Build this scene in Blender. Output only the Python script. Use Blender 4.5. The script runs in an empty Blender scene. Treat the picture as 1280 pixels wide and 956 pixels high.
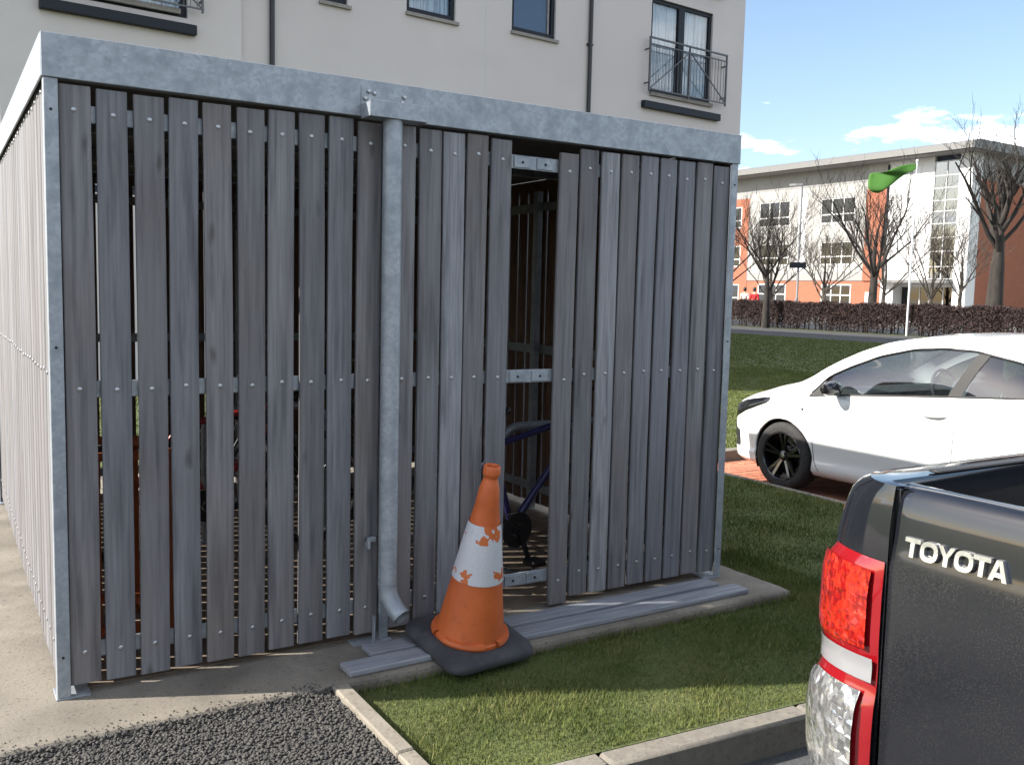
import bpy, bmesh, math, random
import numpy as np
from mathutils import Vector, Matrix
R = math.radians
random.seed(7); rng = np.random.default_rng(11)
S = bpy.context.scene
COL = S.collection

# ------------------------------------------------------------------ camera
CAM = Vector((-0.336, -3.678, 1.53))
cam_x = Vector((0.8522, -0.5227, 0.0234)); cam_f = Vector((0.5223, 0.8475, -0.0948))
cam_f.normalize(); cam_x = (cam_x - cam_f * cam_x.dot(cam_f)).normalized()
cam_y = cam_x.cross(cam_f)
cd = bpy.data.cameras.new('camera'); co = bpy.data.objects.new('camera', cd); COL.objects.link(co)
co.matrix_world = Matrix(((cam_x.x, cam_y.x, -cam_f.x, CAM.x), (cam_x.y, cam_y.y, -cam_f.y, CAM.y),
                          (cam_x.z, cam_y.z, -cam_f.z, CAM.z), (0, 0, 0, 1)))
cd.sensor_fit = 'HORIZONTAL'; cd.sensor_width = 36; cd.lens = 36 * 1168 / 1280
cd.clip_start = 0.05; cd.clip_end = 3000
S.camera = co

# ------------------------------------------------------------------ light
SUN_EL = R(35); SUN_DIR = Vector((-0.919, 0.395, 0)).normalized() * math.cos(SUN_EL); SUN_DIR.z = math.sin(SUN_EL)
sd = bpy.data.lights.new('sun', 'SUN'); sd.energy = 5.0; sd.angle = R(0.53); sd.color = (1.0, 0.95, 0.88)
so = bpy.data.objects.new('sun', sd); COL.objects.link(so)
so.rotation_euler = SUN_DIR.to_track_quat('Z', 'Y').to_euler()
W = bpy.data.worlds.new('World'); S.world = W; W.use_nodes = True
wn = W.node_tree.nodes; wl = W.node_tree.links
bg = wn['Background']; bg.inputs['Strength'].default_value = 0.106
sky = wn.new('ShaderNodeTexSky'); sky.sky_type = 'NISHITA'; sky.sun_disc = False
sky.sun_elevation = SUN_EL; sky.sun_rotation = math.atan2(SUN_DIR.x, SUN_DIR.y); sky.air_density = 1.0; sky.dust_density = 1.2; sky.ozone_density = 1.0
tcw = wn.new('ShaderNodeTexCoord'); sep = wn.new('ShaderNodeSeparateXYZ'); wl.new(tcw.outputs['Generated'], sep.inputs[0])
def wmath(op, a, b=None):
    n = wn.new('ShaderNodeMath'); n.operation = op
    for i, q in enumerate((a, b)):
        if q is None: continue
        if isinstance(q, (int, float)): n.inputs[i].default_value = q
        else: wl.new(q, n.inputs[i])
    return n.outputs[0]
zc = wmath('ADD', wmath('MAXIMUM', sep.outputs[2], 0.0), 0.16)
cmb = wn.new('ShaderNodeCombineXYZ')
wl.new(wmath('DIVIDE', sep.outputs[0], zc), cmb.inputs[0]); wl.new(wmath('DIVIDE', sep.outputs[1], zc), cmb.inputs[1]); wl.new(wmath('MULTIPLY', sep.outputs[2], 5.0), cmb.inputs[2])
cn = wn.new('ShaderNodeTexNoise'); cn.inputs['Scale'].default_value = 1.15; cn.inputs['Detail'].default_value = 7; cn.inputs['Roughness'].default_value = 0.55
cof = wn.new('ShaderNodeVectorMath'); cof.operation = 'ADD'; cof.inputs[1].default_value = (3.1, 1.7, 0.4)
wl.new(cmb.outputs[0], cof.inputs[0]); wl.new(cof.outputs[0], cn.inputs['Vector'])
cr = wn.new('ShaderNodeValToRGB'); cr.color_ramp.elements[0].position = 0.52; cr.color_ramp.elements[1].position = 0.605
wl.new(cn.outputs['Fac'], cr.inputs[0])
cmix = wn.new('ShaderNodeMix'); cmix.data_type = 'RGBA'; cmix.inputs['B'].default_value = (13.0, 13.1, 13.3, 1)
wl.new(cr.outputs[0], cmix.inputs['Factor']); wl.new(sky.outputs[0], cmix.inputs['A'])
wl.new(cmix.outputs['Result'], bg.inputs['Color'])
vs = S.view_settings; vs.view_transform = 'Standard'; vs.look = 'None'; vs.gamma = 1; vs.use_curve_mapping = False
vs.exposure = 1.2
S.render.engine = 'CYCLES'
S.cycles.max_bounces = 8; S.cycles.transparent_max_bounces = 12; S.cycles.caustics_reflective = False; S.cycles.caustics_refractive = False

# ------------------------------------------------------------------ materials
MATS = {}
def mat(name, c1, c2=None, scale=5.0, detail=4.0, rough=0.6, metal=0.0, bump=None, stretch=(1, 1, 1), objrand=0.0,
        ramp=(0.35, 0.65), coat=0.0, rough2=None, spec=0.5, tex='NOISE', c3=None, s3=1.0, r3=(0.5, 0.7), a3=1.0, coord='Object', specks=0.0):
    m = bpy.data.materials.new(name); m.use_nodes = True; MATS[name] = m
    n = m.node_tree.nodes; l = m.node_tree.links; b = n['Principled BSDF']
    b.inputs['Roughness'].default_value = rough; b.inputs['Metallic'].default_value = metal
    b.inputs['Specular IOR Level'].default_value = spec
    b.inputs['Coat Weight'].default_value = coat; b.inputs['Coat Roughness'].default_value = 0.03
    b.inputs['Base Color'].default_value = (*c1, 1)
    tc = n.new('ShaderNodeTexCoord'); mp = n.new('ShaderNodeMapping'); mp.inputs['Scale'].default_value = stretch
    src = tc.outputs[coord]
    oi = n.new('ShaderNodeObjectInfo')
    if objrand:
        va = n.new('ShaderNodeVectorMath'); va.operation = 'MULTIPLY_ADD'; va.inputs[1].default_value = (17, 23, 31)
        cx = n.new('ShaderNodeCombineXYZ')
        for i in range(3): l.new(oi.outputs['Random'], cx.inputs[i])
        l.new(cx.outputs[0], va.inputs[0]); l.new(src, va.inputs[2]); src = va.outputs[0]
    l.new(src, mp.inputs['Vector'])
    out = None
    if c2 is not None:
        if tex == 'NOISE':
            t = n.new('ShaderNodeTexNoise'); t.inputs['Detail'].default_value = detail; o = t.outputs['Fac']; t.inputs['Roughness'].default_value = 0.6
        else:
            t = n.new('ShaderNodeTexVoronoi'); s_ = n.new('ShaderNodeSeparateColor'); l.new(t.outputs['Color'], s_.inputs[0]); o = s_.outputs[0]
        t.inputs['Scale'].default_value = scale; l.new(mp.outputs[0], t.inputs['Vector'])
        r = n.new('ShaderNodeValToRGB'); r.color_ramp.elements[0].position, r.color_ramp.elements[1].position = ramp
        r.color_ramp.elements[0].color = (*c1, 1); r.color_ramp.elements[1].color = (*c2, 1)
        l.new(o, r.inputs[0]); out = r.outputs[0]
        if c3 is not None:
            t3 = n.new('ShaderNodeTexNoise'); t3.inputs['Scale'].default_value = s3; t3.inputs['Detail'].default_value = 5
            l.new(src, t3.inputs['Vector'])
            r_3 = n.new('ShaderNodeValToRGB'); r_3.color_ramp.elements[0].position, r_3.color_ramp.elements[1].position = r3
            r_3.color_ramp.elements[1].color = (a3, a3, a3, 1)
            l.new(t3.outputs['Fac'], r_3.inputs[0])
            mx = n.new('ShaderNodeMix'); mx.data_type = 'RGBA'; mx.inputs['B'].default_value = (*c3, 1)
            l.new(r_3.outputs[0], mx.inputs['Factor']); l.new(out, mx.inputs['A']); out = mx.outputs['Result']
        if specks:
            for sc_, lo, hi, cc in ((70, .60, .68, .55), (23, .64, .72, .62), (150, .62, .7, 1.35)):
                sn = n.new('ShaderNodeTexNoise'); sn.inputs['Scale'].default_value = sc_; sn.inputs['Detail'].default_value = 3; l.new(src, sn.inputs['Vector'])
                sr = n.new('ShaderNodeValToRGB'); sr.color_ramp.elements[0].position = lo; sr.color_ramp.elements[1].position = hi; sr.color_ramp.elements[0].color = (1, 1, 1, 1); sr.color_ramp.elements[1].color = (cc, cc, cc, 1); l.new(sn.outputs['Fac'], sr.inputs[0])
                k3 = n.new('ShaderNodeMix'); k3.data_type = 'RGBA'; k3.blend_type = 'MULTIPLY'; k3.inputs['Factor'].default_value = specks; l.new(out, k3.inputs['A']); l.new(sr.outputs[0], k3.inputs['B']); out = k3.outputs['Result']
        if objrand:
            hs = n.new('ShaderNodeHueSaturation'); ma = n.new('ShaderNodeMath'); ma.operation = 'MULTIPLY_ADD'
            ma.inputs[1].default_value = objrand; ma.inputs[2].default_value = 1 - objrand / 2
            l.new(oi.outputs['Random'], ma.inputs[0]); l.new(ma.outputs[0], hs.inputs['Value']); l.new(out, hs.inputs['Color']); out = hs.outputs[0]
        if name.startswith('wood'):
            kv = n.new('ShaderNodeTexVoronoi'); kv.inputs['Scale'].default_value = 5.0; kv.inputs['Randomness'].default_value = 1.0
            km = n.new('ShaderNodeMapping'); km.inputs['Scale'].default_value = (1.6, 1.6, 0.55); l.new(src, km.inputs['Vector'])
            kn = n.new('ShaderNodeTexNoise'); kn.inputs['Scale'].default_value = 9; l.new(km.outputs[0], kn.inputs['Vector'])
            kx = n.new('ShaderNodeMix'); kx.data_type = 'VECTOR'; kx.inputs['Factor'].default_value = 0.06; l.new(km.outputs[0], kx.inputs[4]); l.new(kn.outputs['Color'], kx.inputs[5]); l.new(kx.outputs[1], kv.inputs['Vector'])
            kr = n.new('ShaderNodeValToRGB'); kr.color_ramp.elements[0].position = 0.03; kr.color_ramp.elements[1].position = 0.13
            kr.color_ramp.elements[0].color = (0.5, 0.47, 0.45, 1); l.new(kv.outputs['Distance'], kr.inputs[0])
            kk = n.new('ShaderNodeMix'); kk.data_type = 'RGBA'; kk.blend_type = 'MULTIPLY'; kk.inputs['Factor'].default_value = 1.0; l.new(out, kk.inputs['A']); l.new(kr.outputs[0], kk.inputs['B'])
            fr_ = n.new('ShaderNodeMath'); fr_.operation = 'MULTIPLY'; fr_.inputs[1].default_value = 7.31; l.new(oi.outputs['Random'], fr_.inputs[0])
            f2 = n.new('ShaderNodeMath'); f2.operation = 'FRACT'; l.new(fr_.outputs[0], f2.inputs[0])
            tr_ = n.new('ShaderNodeValToRGB'); tr_.color_ramp.elements[0].color = (1.035, 0.99, 0.94, 1); tr_.color_ramp.elements[1].color = (0.955, 0.99, 1.04, 1); l.new(f2.outputs[0], tr_.inputs[0])
            k2 = n.new('ShaderNodeMix'); k2.data_type = 'RGBA'; k2.blend_type = 'MULTIPLY'; k2.inputs['Factor'].default_value = 1.0; l.new(kk.outputs['Result'], k2.inputs['A']); l.new(tr_.outputs[0], k2.inputs['B'])
            # faint dark run stains
            sm = n.new('ShaderNodeMapping'); sm.inputs['Scale'].default_value = (14, 14, 0.9); l.new(src, sm.inputs['Vector'])
            sn = n.new('ShaderNodeTexNoise'); sn.inputs['Scale'].default_value = 2.2; sn.inputs['Detail'].default_value = 5; l.new(sm.outputs[0], sn.inputs['Vector'])
            sr = n.new('ShaderNodeValToRGB'); sr.color_ramp.elements[0].position = 0.52; sr.color_ramp.elements[1].position = 0.72; sr.color_ramp.elements[0].color = (1, 1, 1, 1); sr.color_ramp.elements[1].color = (0.55, 0.55, 0.58, 1); l.new(sn.outputs['Fac'], sr.inputs[0])
            k3 = n.new('ShaderNodeMix'); k3.data_type = 'RGBA'; k3.blend_type = 'MULTIPLY'; k3.inputs['Factor'].default_value = 1.0; l.new(k2.outputs['Result'], k3.inputs['A']); l.new(sr.outputs[0], k3.inputs['B']); out = k3.outputs['Result']
        l.new(out, b.inputs['Base Color'])
        if rough2 is not None:
            mr = n.new('ShaderNodeMapRange'); mr.inputs['To Min'].default_value = rough; mr.inputs['To Max'].default_value = rough2
            l.new(o, mr.inputs['Value']); l.new(mr.outputs[0], b.inputs['Roughness'])
    if bump:
        bs, st, dist = bump
        t2 = n.new('ShaderNodeTexNoise'); t2.inputs['Scale'].default_value = bs; t2.inputs['Detail'].default_value = 6
        l.new(mp.outputs[0], t2.inputs['Vector'])
        bp = n.new('ShaderNodeBump'); bp.inputs['Strength'].default_value = st; bp.inputs['Distance'].default_value = dist
        l.new(t2.outputs['Fac'], bp.inputs['Height']); l.new(bp.outputs[0], b.inputs['Normal'])
    return m
def glassmat(name, tint, refl=0.08, rough=0.02):
    m = bpy.data.materials.new(name); m.use_nodes = True; MATS[name] = m
    n = m.node_tree.nodes; l = m.node_tree.links; n.remove(n['Principled BSDF'])
    tr = n.new('ShaderNodeBsdfTransparent'); tr.inputs[0].default_value = (*tint, 1)
    gl = n.new('ShaderNodeBsdfGlossy'); gl.inputs['Roughness'].default_value = rough
    fr = n.new('ShaderNodeLayerWeight'); fr.inputs['Blend'].default_value = 0.5
    pw = n.new('ShaderNodeMath'); pw.operation = 'POWER'; pw.inputs[1].default_value = 4.0; l.new(fr.outputs['Facing'], pw.inputs[0])
    ad = n.new('ShaderNodeMath'); ad.operation = 'MULTIPLY_ADD'; ad.inputs[1].default_value = 0.85; ad.inputs[2].default_value = refl; l.new(pw.outputs[0], ad.inputs[0])
    mx = n.new('ShaderNodeMixShader'); l.new(ad.outputs[0], mx.inputs[0]); l.new(tr.outputs[0], mx.inputs[1]); l.new(gl.outputs[0], mx.inputs[2])
    l.new(mx.outputs[0], n['Material Output'].inputs[0]); return m

mat('wood', (0.098, 0.098, 0.105), (0.205, 0.202, 0.21), 8, 7, 0.68, bump=(14, 0.3, 0.003), stretch=(9, 9, 0.30), objrand=0.32, ramp=(0.25, 0.75),
    c3=(0.125, 0.11, 0.105), s3=1.3, r3=(0.45, 0.72), a3=0.6)
mat('wood_pale', (0.19, 0.19, 0.195), (0.30, 0.295, 0.30), 9, 6, 0.82, bump=(14, 0.5, 0.004), stretch=(9, 9, 0.42), objrand=0.1)
mat('wood_inner', (0.10, 0.055, 0.035), (0.20, 0.12, 0.075), 9, 6, 0.8, bump=(14, 0.4, 0.004), stretch=(9, 9, 0.42), objrand=0.3)
mat('plank_grey', (0.15, 0.158, 0.175), (0.25, 0.258, 0.275), 9, 6, 0.75, bump=(14, 0.15, 0.003), stretch=(0.42, 6, 6), objrand=0.15)
mat('galv', (0.265, 0.29, 0.315), (0.325, 0.35, 0.375), 75, 3, 0.55, metal=0.3, tex='VORONOI', ramp=(0.0, 1.0), c3=(0.20, 0.225, 0.25), s3=13, r3=(0.45, 0.66), a3=0.75, rough2=0.42, bump=(30, 0.06, 0.002))
mat('shaded_floor', (0.13, 0.10, 0.072), (0.20, 0.155, 0.115), 6, 7, 0.92, bump=(50, 0.4, 0.004), c3=(0.09, 0.065, 0.045), s3=2)  # dark brown tone carries the shade of the shed interior in its colour
mat('steel', (0.40, 0.41, 0.42), rough=0.42, metal=0.9)
mat('roofsheet', (0.10, 0.10, 0.11), (0.14, 0.14, 0.15), 8, rough=0.6, metal=0.2)
mat('concrete', (0.175, 0.152, 0.12), (0.235, 0.207, 0.165), 5, 8, 0.9, bump=(60, 0.35, 0.006), ramp=(0.3, 0.7), c3=(0.115, 0.10, 0.078), s3=2.6, r3=(0.40, 0.68), a3=0.95, specks=1.0)
mat('edging', (0.17, 0.15, 0.118), (0.225, 0.20, 0.16), 9, 8, 0.9, bump=(90, 0.5, 0.004), specks=0.8)
mat('kerbstone', (0.155, 0.138, 0.113), (0.205, 0.185, 0.152), 22, 8, 0.9, bump=(120, 0.4, 0.003), objrand=0.1, specks=0.7, c3=(0.14, 0.13, 0.11), s3=4, a3=0.6)
mat('tarmac', (0.035, 0.034, 0.033), (0.06, 0.058, 0.055), 80, 4, 0.9, bump=(140, 0.8, 0.006))
mat('chips', (0.030, 0.028, 0.026), (0.085, 0.077, 0.067), 55, 2, 0.82, ramp=(0.3, 0.7))
mat('road', (0.045, 0.045, 0.047), (0.075, 0.075, 0.075), 60, 6, 0.9, bump=(150, 0.6, 0.005))
mat('footway', (0.34, 0.33, 0.31), (0.42, 0.41, 0.39), 2, 6, 0.9)
mat('soil_grass', (0.055, 0.072, 0.017), (0.088, 0.106, 0.028), 3, 8, 0.95, bump=(60, 0.8, 0.02), c3=(0.12, 0.115, 0.042), s3=9, r3=(0.55, 0.75), a3=0.5)
mat('render_cream', (0.535, 0.49, 0.468), (0.58, 0.535, 0.512), 0.7, 6, 0.92, bump=(60, 0.12, 0.004), c3=(0.47, 0.43, 0.41), s3=0.35, r3=(0.5, 0.75), a3=0.6)
mat('frame_dark', (0.010, 0.013, 0.020), rough=0.5, spec=0.25)
mat('black_pipe', (0.012, 0.012, 0.014), rough=0.45)
mat('sill_stone', (0.22, 0.20, 0.18), (0.28, 0.26, 0.24), 12, rough=0.9)
mat('rail_paint', (0.10, 0.10, 0.11), rough=0.5, metal=0.3)
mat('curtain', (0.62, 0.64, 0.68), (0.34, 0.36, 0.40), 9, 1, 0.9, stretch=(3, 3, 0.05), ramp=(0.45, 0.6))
mat('blind', (0.05, 0.075, 0.14), (0.06, 0.085, 0.155), 4, rough=0.7)
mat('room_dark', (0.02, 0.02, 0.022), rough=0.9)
glassmat('pane', (0.86, 0.9, 0.92), 0.06)
glassmat('car_glass', (0.82, 0.90, 0.89), 0.17)
glassmat('school_glass', (0.30, 0.36, 0.40), 0.07)
glassmat('tower_glass', (0.30, 0.38, 0.42), 0.26)
mat('panel_white', (0.30, 0.292, 0.27), (0.325, 0.316, 0.295), 0.8, rough=0.6)
mat('panel_grey', (0.225, 0.22, 0.21), (0.245, 0.24, 0.23), 0.8, rough=0.6)
mat('white_wall', (0.62, 0.62, 0.61), (0.64, 0.64, 0.63), 1, rough=0.6)
mat('joint', (0.22, 0.22, 0.22), rough=0.8)
mat('white_pvc', (0.5, 0.5, 0.49), rough=0.5)
mat('roof_edge', (0.15, 0.147, 0.14), rough=0.5)
mat('soffit', (0.16, 0.155, 0.15), rough=0.8)
mat('bark', (0.020, 0.016, 0.013), (0.042, 0.035, 0.029), 6, 5, 0.95, stretch=(1, 1, 0.3))
mat('bark_pale', (0.045, 0.037, 0.029), (0.08, 0.068, 0.053), 6, 5, 0.95, stretch=(1, 1, 0.3))
mat('beech', (0.028, 0.018, 0.017), (0.065, 0.038, 0.032), 6, 3, 0.9, ramp=(0.3, 0.7), coord='Object')
mat('green_flag', (0.04, 0.135, 0.012), rough=0.8)
mat('pole_white', (0.62, 0.63, 0.64), rough=0.45)
mat('lamp_grey', (0.22, 0.22, 0.22), rough=0.5, metal=0.4)
mat('car_white', (0.80, 0.80, 0.79), rough=0.25, coat=1.0)
mat('black_gloss', (0.006, 0.006, 0.007), rough=0.12, coat=0.6)
mat('black_plastic', (0.016, 0.016, 0.017), rough=0.55)
mat('pillar_grey', (0.06, 0.058, 0.056), rough=0.8, spec=0.2)
mat('rubber', (0.022, 0.021, 0.021), (0.035, 0.034, 0.033), 30, rough=0.85)
mat('seat_cloth', (0.07, 0.075, 0.085), rough=0.9)
mat('cabin', (0.03, 0.03, 0.032), rough=0.85)
mat('headlining', (0.45, 0.45, 0.44), rough=0.9)
mat('chrome', (0.80, 0.80, 0.80), rough=0.12, metal=1.0)
mat('badge_silver', (0.72, 0.72, 0.71), (0.55, 0.55, 0.54), 60, rough=0.22, metal=0.85)
mat('lamp_chrome', (0.8, 0.8, 0.8), rough=0.15, metal=1.0)
mat('cone_orange', (0.56, 0.125, 0.028), (0.46, 0.095, 0.022), 6, 6, 0.55, c3=(0.30, 0.07, 0.025), s3=18, r3=(0.6, 0.75), a3=0.6)
mat('cone_base', (0.028, 0.028, 0.032), (0.052, 0.052, 0.056), 14, 8, 0.85, bump=(50, 0.3, 0.003))
mat('rust_orange', (0.34, 0.085, 0.02), (0.24, 0.06, 0.018), 12, rough=0.7)
mat('bike_purple', (0.035, 0.03, 0.10), rough=0.25, coat=0.5)
mat('bike_black', (0.015, 0.015, 0.016), rough=0.4)
mat('bike_red', (0.30, 0.02, 0.02), rough=0.3)
mat('white_plastic', (0.7, 0.7, 0.68), rough=0.5)
mat('red_cloth', (0.45, 0.015, 0.02), rough=0.9)
mat('pale_cloth', (0.55, 0.5, 0.46), rough=0.9)
mat('dark_cloth', (0.02, 0.022, 0.03), rough=0.9)
mat('skin', (0.50, 0.30, 0.22), rough=0.6)
mat('hair', (0.015, 0.011, 0.009), rough=0.6)
def brickmat(name, a, b, mortar, sc):
    m = mat(name, a, rough=0.9); n = m.node_tree.nodes; l = m.node_tree.links
    t = n.new('ShaderNodeTexBrick'); t.inputs['Scale'].default_value = sc; t.inputs['Color1'].default_value = (*a, 1); t.inputs['Color2'].default_value = (*b, 1)
    t.inputs['Mortar'].default_value = (*mortar, 1); t.inputs['Mortar Size'].default_value = 0.012; t.inputs['Brick Width'].default_value = 0.225; t.inputs['Row Height'].default_value = 0.075
    tc = n.new('ShaderNodeTexCoord'); sp = n.new('ShaderNodeSeparateXYZ'); ad = n.new('ShaderNodeMath'); cb = n.new('ShaderNodeCombineXYZ')
    l.new(tc.outputs['Object'], sp.inputs[0]); l.new(sp.outputs[0], ad.inputs[0]); l.new(sp.outputs[1], ad.inputs[1])
    l.new(ad.outputs[0], cb.inputs[0]); l.new(sp.outputs[2], cb.inputs[1]); l.new(cb.outputs[0], t.inputs['Vector']); l.new(t.outputs['Color'], n['Principled BSDF'].inputs['Base Color'])
    return m
brickmat('brick_orange', (0.27, 0.075, 0.034), (0.33, 0.10, 0.048), (0.28, 0.13, 0.085), 1.0)
mat('paver', (0.36, 0.13, 0.075), (0.44, 0.18, 0.105), 8, 5, 0.9, bump=(80, 0.3, 0.003), objrand=0.3)
mat('paver_bed', (0.20, 0.15, 0.12), (0.26, 0.2, 0.16), 20, rough=0.95)
# blade-coloured grass
m = mat('grass_blade', (0.06, 0.085, 0.02), rough=0.75, spec=0.25); n = m.node_tree.nodes; l = m.node_tree.links
at = n.new('ShaderNodeAttribute'); at.attribute_name = 'rnd'
rr = n.new('ShaderNodeValToRGB'); e = rr.color_ramp.elements
e[0].color = (0.056, 0.086, 0.015, 1); e[1].color = (0.27, 0.245, 0.10, 1); e[1].position = 1.0
q = e.new(0.5); q.color = (0.105, 0.126, 0.030, 1); q = e.new(0.8); q.color = (0.165, 0.165, 0.052, 1)
ge = n.new('ShaderNodeNewGeometry'); nz = n.new('ShaderNodeTexNoise'); nz.inputs['Scale'].default_value = 2.4; nz.inputs['Detail'].default_value = 5
l.new(ge.outputs['Position'], nz.inputs['Vector'])
ma = n.new('ShaderNodeMath'); ma.operation = 'MULTIPLY_ADD'; ma.inputs[1].default_value = 1.5; ma.inputs[2].default_value = -0.75
l.new(nz.outputs['Fac'], ma.inputs[0]); mb_ = n.new('ShaderNodeMath'); mb_.operation = 'ADD'; l.new(ma.outputs[0], mb_.inputs[0]); l.new(at.outputs['Fac'], mb_.inputs[1])
l.new(mb_.outputs[0], rr.inputs[0]); l.new(rr.outputs[0], n['Principled BSDF'].inputs['Base Color'])
# dusty black truck paint
m = mat('truck_black', (0.008, 0.009, 0.012), rough=0.10, coat=0.35); n = m.node_tree.nodes; l = m.node_tree.links; b = n['Principled BSDF']
tc = n.new('ShaderNodeTexCoord'); nz = n.new('ShaderNodeTexNoise'); nz.inputs['Scale'].default_value = 260; nz.inputs['Detail'].default_value = 3
n2 = n.new('ShaderNodeTexNoise'); n2.inputs['Scale'].default_value = 9; n2.inputs['Detail'].default_value = 6
l.new(tc.outputs['Object'], nz.inputs['Vector']); l.new(tc.outputs['Object'], n2.inputs['Vector'])
sp = n.new('ShaderNodeSeparateXYZ'); l.new(tc.outputs['Object'], sp.inputs[0])
mrz = n.new('ShaderNodeMapRange'); mrz.inputs['From Min'].default_value = 1.215; mrz.inputs['From Max'].default_value = 1.17; mrz.inputs['To Min'].default_value = 0.05; mrz.inputs['To Max'].default_value = 1.0
l.new(sp.outputs[2], mrz.inputs['Value'])
p1 = n.new('ShaderNodeMapRange'); p1.inputs['From Min'].default_value = 0.42; p1.inputs['From Max'].default_value = 0.74; l.new(nz.outputs['Fac'], p1.inputs['Value'])
p2 = n.new('ShaderNodeMath'); p2.operation = 'MULTIPLY'; l.new(p1.outputs[0], p2.inputs[0]); l.new(n2.outputs['Fac'], p2.inputs[1])
p3 = n.new('ShaderNodeMath'); p3.operation = 'MULTIPLY_ADD'; p3.inputs[1].default_value = 0.55; p3.inputs[2].default_value = 0.10; l.new(p2.outputs[0], p3.inputs[0])
p4 = n.new('ShaderNodeMath'); p4.operation = 'MULTIPLY'; l.new(p3.outputs[0], p4.inputs[0]); l.new(mrz.outputs[0], p4.inputs[1])
mx = n.new('ShaderNodeMix'); mx.data_type = 'RGBA'; mx.inputs['A'].default_value = (0.008, 0.009, 0.012, 1); mx.inputs['B'].default_value = (0.030, 0.029, 0.027, 1)
l.new(p4.outputs[0], mx.inputs['Factor']); l.new(mx.outputs['Result'], b.inputs['Base Color'])
r5 = n.new('ShaderNodeMapRange'); r5.inputs['To Min'].default_value = 0.08; r5.inputs['To Max'].default_value = 0.75; l.new(p4.outputs[0], r5.inputs['Value']); l.new(r5.outputs[0], b.inputs['Roughness'])
c5 = n.new('ShaderNodeMapRange'); c5.inputs['To Min'].default_value = 0.8; c5.inputs['To Max'].default_value = 0.05; l.new(mrz.outputs[0], c5.inputs['Value']); l.new(c5.outputs[0], b.inputs['Coat Weight'])
# lamp lenses: faceted optics
def lens(name, col, col2, metal, sc):
    m = mat(name, col, col2, sc, rough=0.12, metal=metal, tex='VORONOI', ramp=(0.1, 0.9), stretch=(1, 1, 0.6), coat=1.0)
    n = m.node_tree.nodes; l = m.node_tree.links; v = n.new('ShaderNodeTexVoronoi'); v.inputs['Scale'].default_value = sc * 0.5; v.distance = 'CHEBYCHEV'; v.inputs['Randomness'].default_value = 0.75
    tc = n.new('ShaderNodeTexCoord'); l.new(tc.outputs['Object'], v.inputs['Vector']); bp = n.new('ShaderNodeBump'); bp.inputs['Strength'].default_value = 0.55; bp.inputs['Distance'].default_value = 0.02
    l.new(v.outputs['Distance'], bp.inputs['Height']); l.new(bp.outputs[0], n['Principled BSDF'].inputs['Normal'])
lens('lens_red', (0.30, 0.004, 0.004), (0.60, 0.03, 0.010), 0.35, 95)
lens('lens_clear', (0.40, 0.40, 0.40), (0.80, 0.80, 0.79), 0.8, 75)
mat('lens_rim', (0.20, 0.004, 0.007), rough=0.12, coat=1.0)
mat('lens_grey', (0.42, 0.42, 0.43), rough=0.2, metal=0.5, coat=1.0)
# peeling reflective sleeve
m = mat('sleeve', (0.62, 0.63, 0.65), rough=0.45); n = m.node_tree.nodes; l = m.node_tree.links
tc = n.new('ShaderNodeTexCoord'); nz = n.new('ShaderNodeTexNoise'); nz.inputs['Scale'].default_value = 10; nz.inputs['Detail'].default_value = 3; nz.inputs['Roughness'].default_value = 0.6
vo = n.new('ShaderNodeTexVoronoi'); vo.feature = 'DISTANCE_TO_EDGE'; vo.inputs['Scale'].default_value = 70
l.new(tc.outputs['Object'], nz.inputs['Vector']); l.new(tc.outputs['Object'], vo.inputs['Vector'])
r1 = n.new('ShaderNodeValToRGB'); r1.color_ramp.elements[0].position = 0.595; r1.color_ramp.elements[1].position = 0.605; l.new(nz.outputs['Fac'], r1.inputs[0])
r2 = n.new('ShaderNodeValToRGB'); r2.color_ramp.elements[0].position = 0.0; r2.color_ramp.elements[1].position = 0.03
r2.color_ramp.elements[0].color = (0.42, 0.42, 0.44, 1); r2.color_ramp.elements[1].color = (0.52, 0.53, 0.56, 1); l.new(vo.outputs['Distance'], r2.inputs[0])
mx = n.new('ShaderNodeMix'); mx.data_type = 'RGBA'; l.new(r1.outputs[0], mx.inputs['Factor']); l.new(r2.outputs[0], mx.inputs['A']); mx.inputs['B'].default_value = (0.52, 0.13, 0.035, 1)
l.new(mx.outputs['Result'], n['Principled BSDF'].inputs['Base Color'])
bp = n.new('ShaderNodeBump'); bp.inputs['Strength'].default_value = 0.35; bp.inputs['Distance'].default_value = 0.004; l.new(vo.outputs['Distance'], bp.inputs['Height']); l.new(bp.outputs[0], n['Principled BSDF'].inputs['Normal'])

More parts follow.
